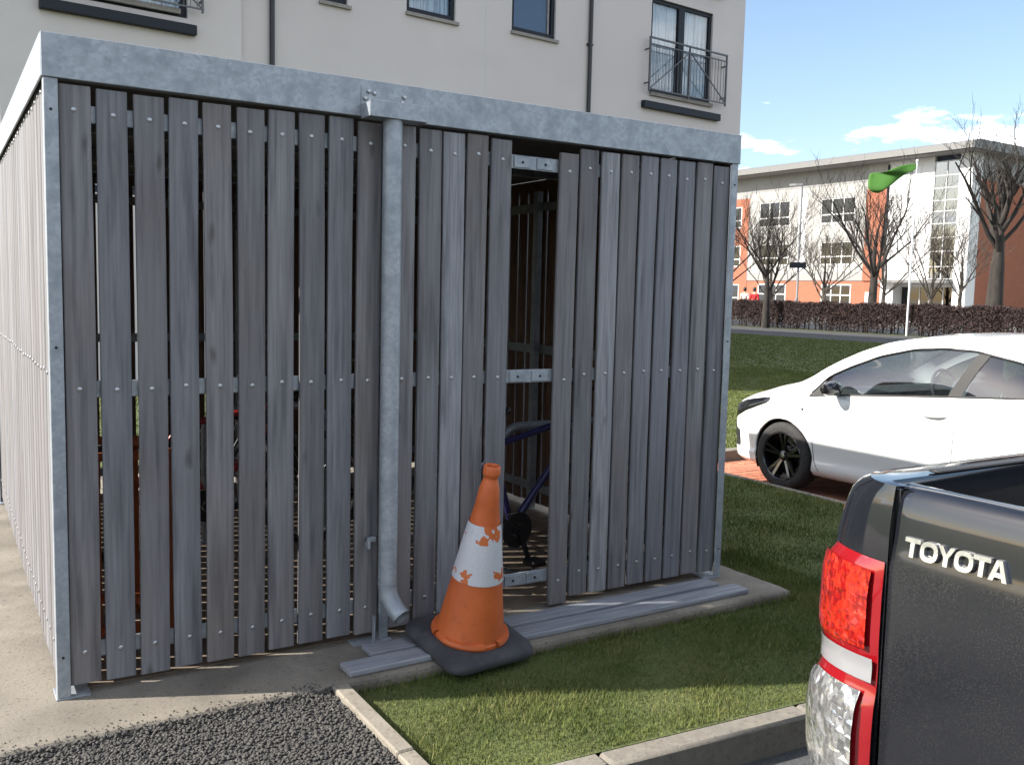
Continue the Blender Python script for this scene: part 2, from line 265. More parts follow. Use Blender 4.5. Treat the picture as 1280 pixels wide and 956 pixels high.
# ------------------------------------------------------------------ mesh helpers
class MB:
    def __init__(s): s.v = []; s.f = []; s.m = []
    def add(s, vs_, fs, mi=0):
        o = len(s.v); s.v += [tuple(p) for p in vs_]; s.f += [tuple(i + o for i in f) for f in fs]; s.m += [mi] * len(fs); return s
    def box(s, x0, x1, y0, y1, z0, z1, mi=0):
        return s.add([(x0, y0, z0), (x1, y0, z0), (x1, y1, z0), (x0, y1, z0), (x0, y0, z1), (x1, y0, z1), (x1, y1, z1), (x0, y1, z1)],
                     [(0, 3, 2, 1), (4, 5, 6, 7), (0, 1, 5, 4), (1, 2, 6, 5), (2, 3, 7, 6), (3, 0, 4, 7)], mi)
    def cbox(s, x0, x1, y0, y1, z0, z1, c=0.003, mi=0):
        cx, cy, cz = (x0 + x1) / 2, (y0 + y1) / 2, (z0 + z1) / 2; h = ((x1 - x0) / 2, (y1 - y0) / 2, (z1 - z0) / 2)
        vs_ = []; ix = {}
        for sx in (-1, 1):
            for sy in (-1, 1):
                for sz in (-1, 1):
                    for a in range(3):
                        p = [sg * (h[k] if k == a else h[k] - c) for k, sg in enumerate((sx, sy, sz))]
                        ix[(sx, sy, sz, a)] = len(vs_); vs_.append((cx + p[0], cy + p[1], cz + p[2]))
        fs = []
        for a in range(3):
            b_, d_ = (a + 1) % 3, (a + 2) % 3
            for sg in (-1, 1):
                quad = []
                for (p, q) in ((-1, -1), (1, -1), (1, 1), (-1, 1)):
                    k = [0, 0, 0]; k[a] = sg; k[b_] = p; k[d_] = q; quad.append(ix[(*k, a)])
                fs.append(tuple(quad if sg > 0 else quad[::-1]))
            for p in (-1, 1):
                for q in (-1, 1):
                    k0 = [0, 0, 0]; k1 = [0, 0, 0]; k0[a] = -1; k1[a] = 1; k0[b_] = k1[b_] = p; k0[d_] = k1[d_] = q
                    fs.append((ix[(*k0, b_)], ix[(*k1, b_)], ix[(*k1, d_)], ix[(*k0, d_)]))
        for sx in (-1, 1):
            for sy in (-1, 1):
                for sz in (-1, 1): fs.append(tuple(ix[(sx, sy, sz, a)] for a in range(3)))
        return s.add(vs_, fs, mi)
    def tube(s, pts, r, n=8, cap=True, mi=0, closed=False):
        pts = [Vector(p) for p in pts]; N = len(pts); rs = r if isinstance(r, (list, tuple)) else [r] * N
        vs_ = []; up = None
        for i, p in enumerate(pts):
            a = pts[(i - 1) % N] if (i > 0 or closed) else p; b_ = pts[(i + 1) % N] if (i < N - 1 or closed) else p
            t = (b_ - a).normalized()
            if up is None: up = t.orthogonal().normalized()
            up = (up - t * up.dot(t)); up = up.normalized() if up.length > 1e-6 else t.orthogonal().normalized()
            w = t.cross(up)
            for k in range(n):
                an = 2 * math.pi * k / n; vs_.append(p + (up * math.cos(an) + w * math.sin(an)) * rs[i])
        fs = []
        for i in range(N if closed else N - 1):
            j = (i + 1) % N
            for k in range(n): fs.append((i * n + k, i * n + (k + 1) % n, j * n + (k + 1) % n, j * n + k))
        if cap and not closed: fs.append(tuple(range(n))[::-1]); fs.append(tuple((N - 1) * n + k for k in range(n)))
        return s.add(vs_, fs, mi)
    def bar(s, p, q, w, t, mi=0, up=(0, 0, 1)):     # rectangular bar p->q
        p, q = Vector(p), Vector(q); d = (q - p).normalized(); u = Vector(up) if abs(d.dot(Vector(up).normalized())) < .99 else Vector((0, 1, 0.001)); u = (u - d * u.dot(d)).normalized(); x = d.cross(u)
        vs_ = [e + x * (a * w / 2) + u * (b_ * t / 2) for e in (p, q) for a, b_ in ((-1, -1), (1, -1), (1, 1), (-1, 1))]
        return s.add(vs_, [(0, 3, 2, 1), (4, 5, 6, 7), (0, 1, 5, 4), (1, 2, 6, 5), (2, 3, 7, 6), (3, 0, 4, 7)], mi)
    def lathe(s, prof, n=24, mi=0, o=(0, 0, 0), axis='z', cap=True):
        vs_ = []
        for r_, z in prof:
            for k in range(n):
                a = 2 * math.pi * k / n; c, d = r_ * math.cos(a), r_ * math.sin(a)
                p = (c, d, z) if axis == 'z' else ((z, c, d) if axis == 'x' else (d, z, c))
                vs_.append((p[0] + o[0], p[1] + o[1], p[2] + o[2]))
        fs = [(i * n + k, i * n + (k + 1) % n, (i + 1) * n + (k + 1) % n, (i + 1) * n + k) for i in range(len(prof) - 1) for k in range(n)]
        if cap: fs.append(tuple(range(n))[::-1]); fs.append(tuple((len(prof) - 1) * n + k for k in range(n)))
        return s.add(vs_, fs, mi)
    def prism(s, poly, fn, d0, d1, mi=0):           # fn(a,b,d)->xyz
        n = len(poly); vs_ = [fn(a, b_, d0) for a, b_ in poly] + [fn(a, b_, d1) for a, b_ in poly]
        return s.add(vs_, [tuple(range(n))[::-1], tuple(range(n, 2 * n))] + [(i, (i + 1) % n, n + (i + 1) % n, n + i) for i in range(n)], mi)
    def grid(s, P, mi=0, skip=None):                # P[i][j]
        a, b_ = len(P), len(P[0]); fs = []
        for i in range(a - 1):
            for j in range(b_ - 1):
                if skip and skip(i, j): continue
                fs.append((i * b_ + j, i * b_ + j + 1, (i + 1) * b_ + j + 1, (i + 1) * b_ + j))
        return s.add([p for row in P for p in row], fs, mi)
    def mesh(s, name, mats, smooth=None, fix=True):
        me = bpy.data.meshes.new(name); me.from_pydata(s.v, [], s.f)
        for q in (mats if isinstance(mats, (list, tuple)) else [mats]): me.materials.append(MATS[q])
        me.polygons.foreach_set('material_index', s.m)
        if fix:
            bm = bmesh.new(); bm.from_mesh(me); bmesh.ops.recalc_face_normals(bm, faces=bm.faces); bm.to_mesh(me); bm.free()
        if smooth is not None:
            me.polygons.foreach_set('use_smooth', [True] * len(me.polygons)); me.set_sharp_from_angle(angle=R(smooth))
        me.update(); return me
    def build(s, name, mats, parent=None, smooth=None, fix=True, loc=(0, 0, 0), rot=(0, 0, 0)):
        return link(name, s.mesh(name, mats, smooth, fix), parent, loc, rot)
def link(name, me, parent=None, loc=(0, 0, 0), rot=(0, 0, 0)):
    o = bpy.data.objects.new(name, me); COL.objects.link(o); o.location = loc; o.rotation_euler = rot
    if parent: o.parent = parent
    return o
def tag(o, label, cat, group=None):
    o['label'] = label; o['category'] = cat
    if group: o['group'] = group
    return o
def thing(name, label, cat, loc=(0, 0, 0), rz=0.0, group=None):
    o = bpy.data.objects.new(name, None); COL.objects.link(o); o.location = loc; o.rotation_euler = (0, 0, rz); o.empty_display_size = 0.1
    return tag(o, label, cat, group)
def struct(o): o['kind'] = 'structure'; return o
def npmesh(name, V, F, material, attr=None):
    me = bpy.data.meshes.new(name); nv, (nf, k) = len(V), F.shape
    me.vertices.add(nv); me.vertices.foreach_set('co', np.ascontiguousarray(V, dtype=np.float32).ravel())
    me.loops.add(nf * k); me.loops.foreach_set('vertex_index', np.ascontiguousarray(F, dtype=np.int32).ravel())
    me.polygons.add(nf); me.polygons.foreach_set('loop_start', np.arange(0, nf * k, k, dtype=np.int32))
    me.update(calc_edges=True)
    if attr is not None:
        a = me.attributes.new('rnd', 'FLOAT', 'POINT'); a.data.foreach_set('value', attr.astype(np.float32))
    me.materials.append(MATS[material]); return me
def holes_wall(mb, u0, u1, z0, z1, holes, yf, yb, mi=0):
    """sheet at y=yf with rectangular openings and reveals back to yb"""
    us = sorted({u0, u1, *[h[0] for h in holes], *[h[1] for h in holes]}); zs = sorted({z0, z1, *[h[2] for h in holes], *[h[3] for h in holes]})
    us = [u for u in us if u0 <= u <= u1]; zs = [z for z in zs if z0 <= z <= z1]
    for i in range(len(us) - 1):
        for j in range(len(zs) - 1):
            cu, cz = (us[i] + us[i + 1]) / 2, (zs[j] + zs[j + 1]) / 2
            if any(h[0] < cu < h[1] and h[2] < cz < h[3] for h in holes): continue
            mb.add([(us[i], yf, zs[j]), (us[i + 1], yf, zs[j]), (us[i + 1], yf, zs[j + 1]), (us[i], yf, zs[j + 1])], [(0, 1, 2, 3)], mi)
    for a, b_, c, d in holes:
        mb.add([(a, yf, c), (b_, yf, c), (b_, yf, d), (a, yf, d), (a, yb, c), (b_, yb, c), (b_, yb, d), (a, yb, d)],
               [(0, 1, 5, 4), (1, 2, 6, 5), (2, 3, 7, 6), (3, 0, 4, 7)], mi)

# ------------------------------------------------------------------ the setting
def sheet(name, poly, z, material):
    return struct(MB().add([(x, y, z) for x, y in poly], [tuple(range(len(poly)))]).build(name, material, fix=False))
ZL = -0.05; ZR = -0.17; ZB = -0.155
def yk(x): return -1.19 - 0.07 * (x - 1.42)
sheet('ground', [(-900, -900), (900, -900), (900, 900), (-900, 900)], -0.25, 'soil_grass')
sheet('road', [(-80, -80), (110, -80), (110, -0.6), (-80, -0.6)], ZR, 'road')
struct(MB().add([(-80, -0.95, ZL), (-2, yk(-2), ZL), (5.68, yk(5.68), ZL), (5.68, 80, ZL), (-80, 80, ZL), (5.68, 3.42, ZL), (110, 3.42, ZL), (110, 80, ZL)],
                [(0, 1, 2, 5, 3, 4), (5, 6, 7, 3)]).build('lawn', 'soil_grass', fix=False))
def rough_slab(x0, x1, y0, y1, zb, zt):
    rd = random.Random(4); loop = []
    def side(p, q, n_):
        for i in range(n_):
            t = i / n_; loop.append((p[0] + (q[0] - p[0]) * t, p[1] + (q[1] - p[1]) * t))
    side((x0, y0), (x1, y0), 260); side((x1, y0), (x1, y1), 120); side((x1, y1), (x0, y1), 12); side((x0, y1), (x0, y0), 12)
    j = [rd.gauss(0, 1) for _ in loop]; j = [(j[i - 2] + j[i - 1] + j[i]) / 3 for i in range(len(j))]
    rings = []
    for inset, z, a in ((0.0, zb, .004), (0.0, zt - .022, .005), (.004, zt - .009, .006), (.013, zt - .002, .007), (.024, zt, .004)):
        rg = []
        for k, (x, y) in enumerate(loop):
            e_ = inset + j[k] * a
            rg.append((x + (e_ if x < x0 + .01 else -e_ if x > x1 - .01 else 0), y + (e_ if y < y0 + .01 else -e_ if y > y1 - .01 else 0), z + (j[(k * 7) % len(j)] * .0015 if z > zb and z < zt else 0)))
        rings.append(rg)
    n_ = len(loop); mb = MB(); vs_ = [p for rg in rings for p in rg]
    mb.add(vs_, [(i * n_ + k, i * n_ + (k + 1) % n_, (i + 1) * n_ + (k + 1) % n_, (i + 1) * n_ + k) for i in range(4) for k in range(n_)] + [tuple(4 * n_ + k for k in range(n_))])
    return mb
struct(rough_slab(-3.2, 3.49, -0.35, 4.6, -0.24, 0.0).build('shed_slab', 'concrete'))
sheet('tarmac_path', [(-6, -1.05), (0.93, yk(0.93) + 0.02), (0.93, -0.352), (-3.2, -0.352), (-3.2, 1.5), (-6, 1.5)], -0.022, 'tarmac')
sheet('far_road', [(30.8, 3.6), (38.9, 3.6), (38.9, 70), (30.8, 70)], ZL + 0.006, 'tarmac')
ZF = 0.42
struct(MB().add([(40.55, 3.6, ZL - .05), (41.5, 3.6, ZF), (57.2, 3.6, ZF), (57.2, 75, ZF), (41.5, 75, ZF), (40.55, 75, ZL - .05)], [(0, 1, 4, 5), (1, 2, 3, 4)]).build('forecourt', 'footway', fix=False))
# concrete edging beside the tarmac: short lengths butted end to end
edge = struct(MB().box(0.94, 0.975, -1.06, -0.36, -0.22, -0.02).build('path_edging', 'edging'))
for i, (a, b_) in enumerate(((-0.957, -0.356), (-1.13, -0.96))):
    MB().cbox(0.925, 0.99, a, b_, -0.15, 0.004 - 0.003 * i, 0.006).build('edging_stone', 'edging', edge)
# road kerb
kb = struct(MB().bar((-3.2, yk(-3.2) - 0.05, -0.21), (5.7, yk(5.7) - 0.05, -0.21), 0.07, 0.1).build('kerb', 'kerbstone'))
kme = MB().cbox(-0.4545, 0.4545, -0.05, 0.05, 0, 0.16, 0.012).mesh('kerb_stone', 'kerbstone', 40)
ka = math.atan(-0.07)
for i in range(10):
    d = -2.95 + i * 0.913 + 0.41
    link('kerb_stone', kme, kb, (d, yk(d) - 0.05, -0.205 + random.uniform(-0.002, 0.002)), (0, 0, ka))
bay_kerb = struct(MB().box(5.70, 5.72, -1.5, 3.4, -0.24, -0.08).build('bay_kerb', 'kerbstone'))
bme = MB().cbox(-0.04, 0.04, -0.4545, 0.4545, 0, 0.15, 0.008).mesh('kerb_stone', 'kerbstone', 40)
for i in range(5): link('kerb_stone', bme, bay_kerb, (5.71, 2.83 - i * 0.913, -0.195))
b2 = MB().cbox(-0.4545, 0.4545, -0.05, 0.05, 0, 0.16, 0.012).mesh('kerb_stone', 'kerbstone', 40)
for i in range(12): link('kerb_stone', b2, bay_kerb, (6.13 + i * 0.913, 3.38, -0.2))
# brick parking bay
bay = sheet('brick_paving', [(5.75, -1.62), (40, -1.62), (40, 3.33), (5.75, 3.33)], ZR + 0.004, 'paver_bed')
pme = MB().cbox(-0.097, 0.097, -0.047, 0.047, -0.012, 0.012, 0.004).mesh('brick', 'paver')
nb = 0
for i in range(60):
    for j in range(12):
        y = 3.275 - i * 0.102; x = 5.86 + j * 0.203 + (0.1 if i % 2 else 0)
        if y < 0.4 or nb >= 300: continue
        o = link('brick', pme, bay, (x, y, ZB - 0.012 + random.uniform(-0.0015, 0.0015)), (random.uniform(-.01, .01), random.uniform(-.01, .01), random.uniform(-.01, .01))); nb += 1
V = []; F = []
mbq = MB()
for i in range(60):
    for j in range(12):
        y = 3.275 - i * 0.102; x = 5.86 + j * 0.203 + (0.1 if i % 2 else 0)
        if -1.5 < y < 0.4 or (y >= 0.4 and i * 12 + j >= 300): mbq.cbox(x - .097, x + .097, y - .047, y + .047, ZB - .024, ZB, .004)
o = mbq.build('brick', 'paver', bay); o['kind'] = 'stuff'

# coarse tarmac chippings
N = 21000
px = rng.uniform(-1.25, 0.925, N); py = rng.uniform(-1.22, -0.346, N)
keep = (px - CAM.x) * 0.85 < 3; px, py = px[keep], py[keep]; N = len(px)
base = np.array([[1, 0, 0], [-1, 0, 0], [0, 1, 0], [0, -1, 0], [0, 0, 1], [0, 0, -1]], float)
fo = np.array([[0, 2, 4], [2, 1, 4], [1, 3, 4], [3, 0, 4], [2, 0, 5], [1, 2, 5], [3, 1, 5], [0, 3, 5]])
sz = rng.uniform(0.0035, 0.0105, (N, 1, 1)); V = base[None] * rng.uniform(0.6, 1.35, (N, 6, 1)) * sz; V[:, :, 2] *= 0.65
an = rng.uniform(0, 6.28, N); ca, sa = np.cos(an)[:, None], np.sin(an)[:, None]
tl = rng.uniform(-0.5, 0.5, N)[:, None]
x_, y_, z_ = V[:, :, 0].copy(), V[:, :, 1].copy(), V[:, :, 2].copy()
z_ = z_ + x_ * tl
V = np.stack([x_ * ca - y_ * sa + px[:, None], x_ * sa + y_ * ca + py[:, None], z_ - 0.020 + rng.uniform(0, 0.004, (N, 1)) + (0.010 * np.exp(-((py + 0.352) / 0.03) ** 2))[:, None]], 2)
F = (fo[None] + (np.arange(N) * 6)[:, None, None]).reshape(-1, 3)
o = link('tarmac_chippings', npmesh('tarmac_chippings', V.reshape(-1, 3), F, 'chips'))
tag(o, 'coarse dark stone chippings of the worn tarmac path', 'chippings'); o['kind'] = 'stuff'
gx = rng.uniform(-1.25, 0.92, 420); gy = -0.352 + np.abs(rng.normal(0, 0.035, 420))
gs = rng.uniform(0.0018, 0.005, (420, 1, 1)); Vg = base[None] * rng.uniform(0.6, 1.3, (420, 6, 1)) * gs
Vg[:, :, 0] += gx[:, None]; Vg[:, :, 1] += gy[:, None]; Vg[:, :, 2] += 0.0015
o = link('loose_grit', npmesh('loose_grit', Vg.reshape(-1, 3), (fo[None] + (np.arange(420) * 6)[:, None, None]).reshape(-1, 3), 'chips'))
tag(o, 'loose dark grit scattered on the edge of the concrete slab', 'grit'); o['kind'] = 'stuff'
# grass
def blades(n, x0, x1, y0, y1, h0, h1, w, ok, patch=2.0):
    X = rng.uniform(x0, x1, n); Y = rng.uniform(y0, y1, n); k = ok(X, Y); X, Y = X[k], Y[k]; n = len(X)
    cl = 0.75 + 0.35 * np.sin(X * 5.1 + np.sin(Y * 3.7)) * np.sin(Y * 6.3 + 1.3 * np.sin(X * 4.1))
    H = rng.uniform(h0, h1, n) * cl; a = rng.uniform(0, 6.283, n); ln = rng.uniform(0.1, 0.95, n) * H; b_ = rng.uniform(0, 6.283, n)
    Wd = w * rng.uniform(0.6, 1.3, n)
    P0 = np.stack([X - np.cos(a) * Wd, Y - np.sin(a) * Wd, np.full(n, ZL - 0.004)], 1); P1 = np.stack([X + np.cos(a) * Wd, Y + np.sin(a) * Wd, np.full(n, ZL - 0.004)], 1)
    P2 = np.stack([X + np.cos(b_) * ln, Y + np.sin(b_) * ln, ZL + H], 1)
    V = np.stack([P0, P1, P2], 1).reshape(-1, 3); r = np.repeat(np.clip(rng.normal(0.45, 0.22, n), 0, 1), 3)
    return V, r
def ok_near(X, Y): return (Y > yk(X) + 0.012) & ~((X < 3.5) & (Y > -0.36)) & (X < 5.66) & (X > 0.995)
parts = [blades(130000, 0.99, 3.9, -1.5, 0.5, 0.014, 0.036, 0.0018, ok_near),
         blades(100000, 3.4, 5.67, -1.55, 4.5, 0.016, 0.040, 0.003, ok_near),
         blades(200000, 5.0, 16, 3.44, 12, 0.02, 0.045, 0.006, lambda X, Y: X > 0),
         blades(24000, -3, 5.0, 4.62, 11.5, 0.03, 0.06, 0.008, lambda X, Y: X > -9),
         blades(5000, 0.99, 3.52, -0.375, -0.335, 0.03, 0.055, 0.0022, lambda X, Y: rng.uniform(0, 1, len(X)) < 0.35),
         blades(120000, 14, 30.6, 4, 28, 0.03, 0.06, 0.013, lambda X, Y: Y > 4)]
V = np.concatenate([p[0] for p in parts]); r = np.concatenate([p[1] for p in parts])
o = link('grass', npmesh('grass', V, np.arange(len(V)).reshape(-1, 3), 'grass_blade', r))
tag(o, 'short mown green grass of the lawn', 'grass'); o['kind'] = 'stuff'

# ------------------------------------------------------------------ bike shed
SX, SY, SH = 3.31, 3.66, 2.388
shed = thing('bike_shed', 'weathered grey timber slatted bike shed with galvanised frame and downpipe', 'bike shed')
BZ0, BZ1 = 0.042, 2.222
def board_mesh(variant, pale=False):
    mb = MB(); w, t = 0.0525, 0.021; n = 9; L = BZ1 - BZ0; rr_ = random.Random(variant * 13 + 5)
    bow = rr_.uniform(-0.005, 0.005); tw = rr_.uniform(-0.04, 0.04); cup = rr_.uniform(0, 0.0025); c = 0.003
    prof = [(-w, c), (-w + c, 0), (0, cup), (w - c, 0), (w, c), (w, t - c), (w - c, t), (-w + c, t), (-w, t - c)]
    vs_ = []; k = len(prof)
    for i in range(n):
        z = L * i / (n - 1); s_ = math.sin(math.pi * i / (n - 1)) * bow; a = tw * (i / (n - 1) - 0.5) + rr_.uniform(-.004, .004); ww = 1 + rr_.uniform(-.012, .012)
        for x, y in prof: vs_.append((x * ww * math.cos(a) - y * math.sin(a) + s_, y + x * math.sin(a), z))
    fs = []; ms = []
    for i in range(n - 1):
        for j in range(k):
            fs.append((i * k + j, i * k + (j + 1) % k, (i + 1) * k + (j + 1) % k, (i + 1) * k + j)); ms.append(1 if j in (5, 6, 7) else 0)
    mb.add(vs_, fs); mb.m = ms
    mb.add(vs_[:k], [tuple(range(k))]); mb.add(vs_[-k:], [tuple(range(k))])
    return mb.mesh('board', ['wood_pale' if pale else 'wood', 'wood_inner'], 50)
BV = [board_mesh(i) for i in range(7)]; BP = [board_mesh(20, True), board_mesh(21, True)]
scr = MB().lathe([(0.0085, 0), (0.0085, -0.002), (0.006, -0.004), (0.0015, -0.0042), (0.0012, -0.0025)], 10, axis='y').mesh('screw', 'steel', 40)
FX = [0.099 + i * 0.1243 for i in range(10)] + [1.378, 1.499, 1.617, 1.735, 1.857] + [2.23 + i * 0.1226 for i in range(9)]
def board(loc, rz, mesh_, screws, tilt=0.0, ext=False):
    b_ = link('board', mesh_, shed, loc, (0, tilt, rz))
    if ext: b_.scale = (1, 1, 1.042)
    if screws:
        for z in (2.135, 1.147, 0.158):
            link('screw', scr, b_, (random.uniform(-.004, .004), 0.0005, z - BZ0 + random.uniform(-.004, .004)), (0, random.uniform(0, 3), 0))
for i, x in enumerate(FX):
    me = BP[i % 2] if i in (12, 17) else random.choice(BV)
    dz = random.uniform(-0.006, 0.006); tl = random.uniform(-0.0016, 0.0016)
    if i == 15: dz = -0.03
    board((x, 0.012, BZ0 + dz), 0, me, True, tl)
for i in range(29):
    y = 0.095 + i * 0.1243
    board((0.012, y, BZ0 + random.uniform(-.006, .006)), R(-90), random.choice(BV), True, ext=True)
    board((SX - 0.012, y, BZ0 + random.uniform(-.006, .006)), R(90), random.choice(BV), False, ext=True)
for i in range(26): board((0.1 + i * 0.1243, SY - 0.012, BZ0), R(180), random.choice(BV), False, ext=True)
def part(name, m_, mb, parent=shed, smooth=None): return mb.build(name, m_, parent, smooth)
struct_floor = part('floor_shade', 'shaded_floor', MB().box(0.07, SX - 0.07, 0.07, SY - 0.07, 0.0005, 0.004))  # thin sheet over the slab, interior shade painted in as dark brown
# fascia channel, four sides
part('fascia', 'galv', MB().cbox(-0.006, SX + 0.006, -0.008, 0.0, 2.238, SH, 0.002).cbox(0.0, SX, 0.0, 0.05, SH - 0.006, SH - 0.001, 0.001).box(0, SX, 0, 0.045, 2.238, 2.243))
part('fascia', 'galv', MB().cbox(-0.008, 0.0, 0.001, SY - 0.001, 2.239, SH - .001, 0.002).cbox(0.0, 0.05, 0.051, SY - .051, SH - 0.007, SH - 0.002, 0.001))
part('fascia', 'galv', MB().cbox(SX, SX + 0.008, 0.001, SY - 0.001, 2.239, SH - .001, 0.002).cbox(SX - .05, SX, 0.051, SY - .051, SH - 0.007, SH - 0.002, 0.001))
part('fascia', 'galv', MB().cbox(-0.006, SX + 0.006, SY, SY + 0.008, 2.238, SH, 0.002))
# corner angle posts
for (x0, x1, y0, y1, ix, iy) in ((0, 0.046, 0, 0.046, 1, 1), (SX - 0.046, SX, 0, 0.046, -1, 1), (0, 0.046, SY - 0.046, SY, 1, -1), (SX - .046, SX, SY - .046, SY, -1, -1)):
    mb = MB(); xo = x0 if ix > 0 else x1; yo = y0 if iy > 0 else y1
    mb.cbox(min(xo, xo + ix * .046), max(xo, xo + ix * .046), min(yo, yo + iy * .006), max(yo, yo + iy * .006), 0.006, 2.2375, 0.0015)
    mb.cbox(min(xo, xo + ix * .006), max(xo, xo + ix * .006), min(yo + iy * .0062, yo + iy * .046), max(yo + iy * .0062, yo + iy * .046), 0.006, 2.2375, 0.0015)
    mb.cbox(min(xo, xo + ix * .11) - .004, max(xo, xo + ix * .11) + .004, min(yo, yo + iy * .11) - .004, max(yo, yo + iy * .11) + .004, 0.0, 0.006, 0.001)
    p = part('corner_post', 'galv', mb)
    if iy > 0:
        for z in (2.13, 1.3, 0.16):
            part('bolt', 'frame_dark', MB().lathe([(0.005, 0.0), (0.005, -0.003), (0.003, -0.004)], 8, axis='y', o=(xo + ix * 0.022, yo - 0.0002, z)), p)
part('post', 'galv', MB().cbox(1.279, 1.322, 0.008, 0.05, 0.0, 2.235, 0.003))
part('post', 'galv', MB().cbox(1.62, 1.68, SY - 0.12, SY - 0.06, 0.0, 2.235, 0.003))
part('post', 'galv', MB().cbox(0.05, 0.1, 1.8, 1.85, 0.0, 2.235, 0.003)); part('post', 'galv', MB().cbox(SX - 0.1, SX - .05, 1.8, 1.85, 0.0, 2.235, 0.003))
# rails
for zz in (2.1, 1.112, 0.13):
    part('rail', 'galv', MB().cbox(0.047, SX - 0.047, 0.036, 0.046, zz, zz + 0.062, 0.002))
    part('rail', 'galv', MB().cbox(0.047, SX - 0.047, SY - 0.046, SY - .036, zz, zz + 0.062, 0.002))
    part('rail', 'galv', MB().cbox(0.036, 0.046, 0.047, SY - 0.047, zz, zz + 0.062, 0.002))
    part('rail', 'galv', MB().cbox(SX - 0.046, SX - .036, 0.047, SY - 0.047, zz, zz + 0.062, 0.002))
    for xx in (1.98, 2.105):
        part('clip', 'galv', MB().cbox(xx - 0.045, xx + 0.045, 0.030, 0.0355, zz + 0.006, zz + 0.056, 0.0015))
        part('bolt', 'frame_dark', MB().lathe([(0.006, 0.0), (0.006, -0.003), (0.004, -0.004)], 8, axis='y', o=(xx, 0.0298, zz + 0.03)))
# roof deck: ribbed sheet on two beams
mb = MB()
for i in range(22):
    x = 0.004 + i * 0.15
    mb.box(x, x + 0.15, 0.004, SY - 0.004, 2.325, 2.33)
    mb.box(x + 0.05, x + 0.09, 0.056, SY - 0.056, 2.3305, 2.352)
part('roof', 'roofsheet', mb)
for y in (1.2, 2.4): part('beam', 'galv', MB().cbox(0.05, SX - 0.05, y, y + 0.06, 2.24, 2.322, 0.003))
# hopper and downpipe
h = part('hopper', 'galv', MB().cbox(1.168, 1.40, -0.0125, -0.0085, 2.245, 2.362, 0.001).cbox(1.168, 1.172, -0.10, -0.0128, 2.232, 2.285, 0.001).cbox(1.166, 1.425, -0.105, -0.0127, 2.226, 2.2315, 0.001)
         .cbox(1.166, 1.425, -0.110, -0.1055, 2.226, 2.292, 0.001).cbox(1.4205, 1.425, -0.1052, -0.0128, 2.2318, 2.285, 0.001))
for (x, z) in ((1.20, 2.34), (1.185, 2.31), (1.225, 2.335), (1.36, 2.335), (1.385, 2.305), (1.35, 2.312)):
    part('bolt', 'steel', MB().lathe([(0.009, -0.013), (0.009, -0.019), (0.006, -0.022), (0.001, -0.0225)], 8, axis='y', o=(x, 0, z)), h)
dp = MB().tube([(1.288, -0.06, 2.226), (1.288, -0.06, 1.2), (1.284, -0.064, 0.27), (1.287, -0.075, 0.22), (1.30, -0.11, 0.175), (1.315, -0.15, 0.145)], 0.0405, 20, cap=False)
dp.tube([(1.288, -0.06, 2.22), (1.284, -0.064, 0.27), (1.287, -0.075, 0.22), (1.30, -0.11, 0.175), (1.315, -0.15, 0.145)], 0.037, 20, cap=False)
p = dp.build('downpipe', 'galv', shed, 40, fix=False)
part('bracket', 'galv', MB().cbox(1.20, 1.245, -0.03, -0.012, 0.455, 0.475, 0.002).cbox(1.20, 1.212, -0.05, -0.0125, 0.43, 0.475, 0.002), p)
part('seam', 'galv', MB().tube([(1.284 + .0425 * math.cos(a), -0.063 + 0.0425 * math.sin(a), 0.278) for a in np.linspace(0, 6.283, 21)[:-1]], 0.002, 5, closed=True), p)
part('base_shoe', 'galv', MB().cbox(1.15, 1.33, -0.02, 0.06, 0.0005, 0.006, 0.001).cbox(1.245, 1.25, -0.02, 0.008, 0.006, 0.12, 0.001))

# ------------------------------------------------------------------ loose boards lying by the shed
def plank(p, q, w, t, label):
    p, q = Vector(p), Vector(q); L = (q - p).length; o = MB().cbox(0, L, -w / 2, w / 2, 0, t, 0.004).build('loose_board', 'plank_grey', None)
    d = q - p; o.location = p; o.rotation_euler = (0, -math.asin(d.z / L), math.atan2(d.y, d.x)); return tag(o, label, 'board', 'boards fallen off the shed')
plank((1.015, -0.262, 0.001), (3.235, -0.235, 0.001), 0.112, 0.024, 'loose grey board lying along the outer edge of the slab')
plank((1.165, -0.125, 0.001), (3.165, -0.09, 0.001), 0.108, 0.024, 'loose grey board lying close against the foot of the shed')

# ------------------------------------------------------------------ traffic cone
CT = R(10.5); CTH = R(6)
cone = thing('traffic_cone', 'orange traffic cone with torn white reflective sleeve leaning on loose boards', 'traffic cone')
e1 = Vector((math.cos(CTH), math.sin(CTH), 0)); e2 = Vector((-math.sin(CTH) * math.cos(CT), math.cos(CTH) * math.cos(CT), math.sin(CT))); e3 = e1.cross(e2)
cone.matrix_world = Matrix(((e1.x * 1.06, e2.x * 1.06, e3.x * 1.06, 1.588), (e1.y * 1.06, e2.y * 1.06, e3.y * 1.06, -0.245), (e1.z * 1.06, e2.z * 1.06, e3.z * 1.06, 0.020), (0, 0, 0, 1)))
def rrect(hw, r_, n=6):
    o = []
    for cx_, cy_, a0 in ((hw - r_, hw - r_, 0), (-hw + r_, hw - r_, 90), (-hw + r_, -hw + r_, 180), (hw - r_, -hw + r_, 270)):
        for k in range(n + 1): a = R(a0 + 90 * k / n); o.append((cx_ + r_ * math.cos(a), cy_ + r_ * math.sin(a)))
    return o
mb = MB(); rings = [(0.205, 0.07, 0.0), (0.21, 0.075, 0.006), (0.21, 0.075, 0.022), (0.203, 0.07, 0.034), (0.165, 0.06, 0.046), (0.158, 0.06, 0.047)]
vs_ = []; k = 28
for hw, r_, z in rings: vs_ += [(x, y, z) for x, y in rrect(hw, r_)]
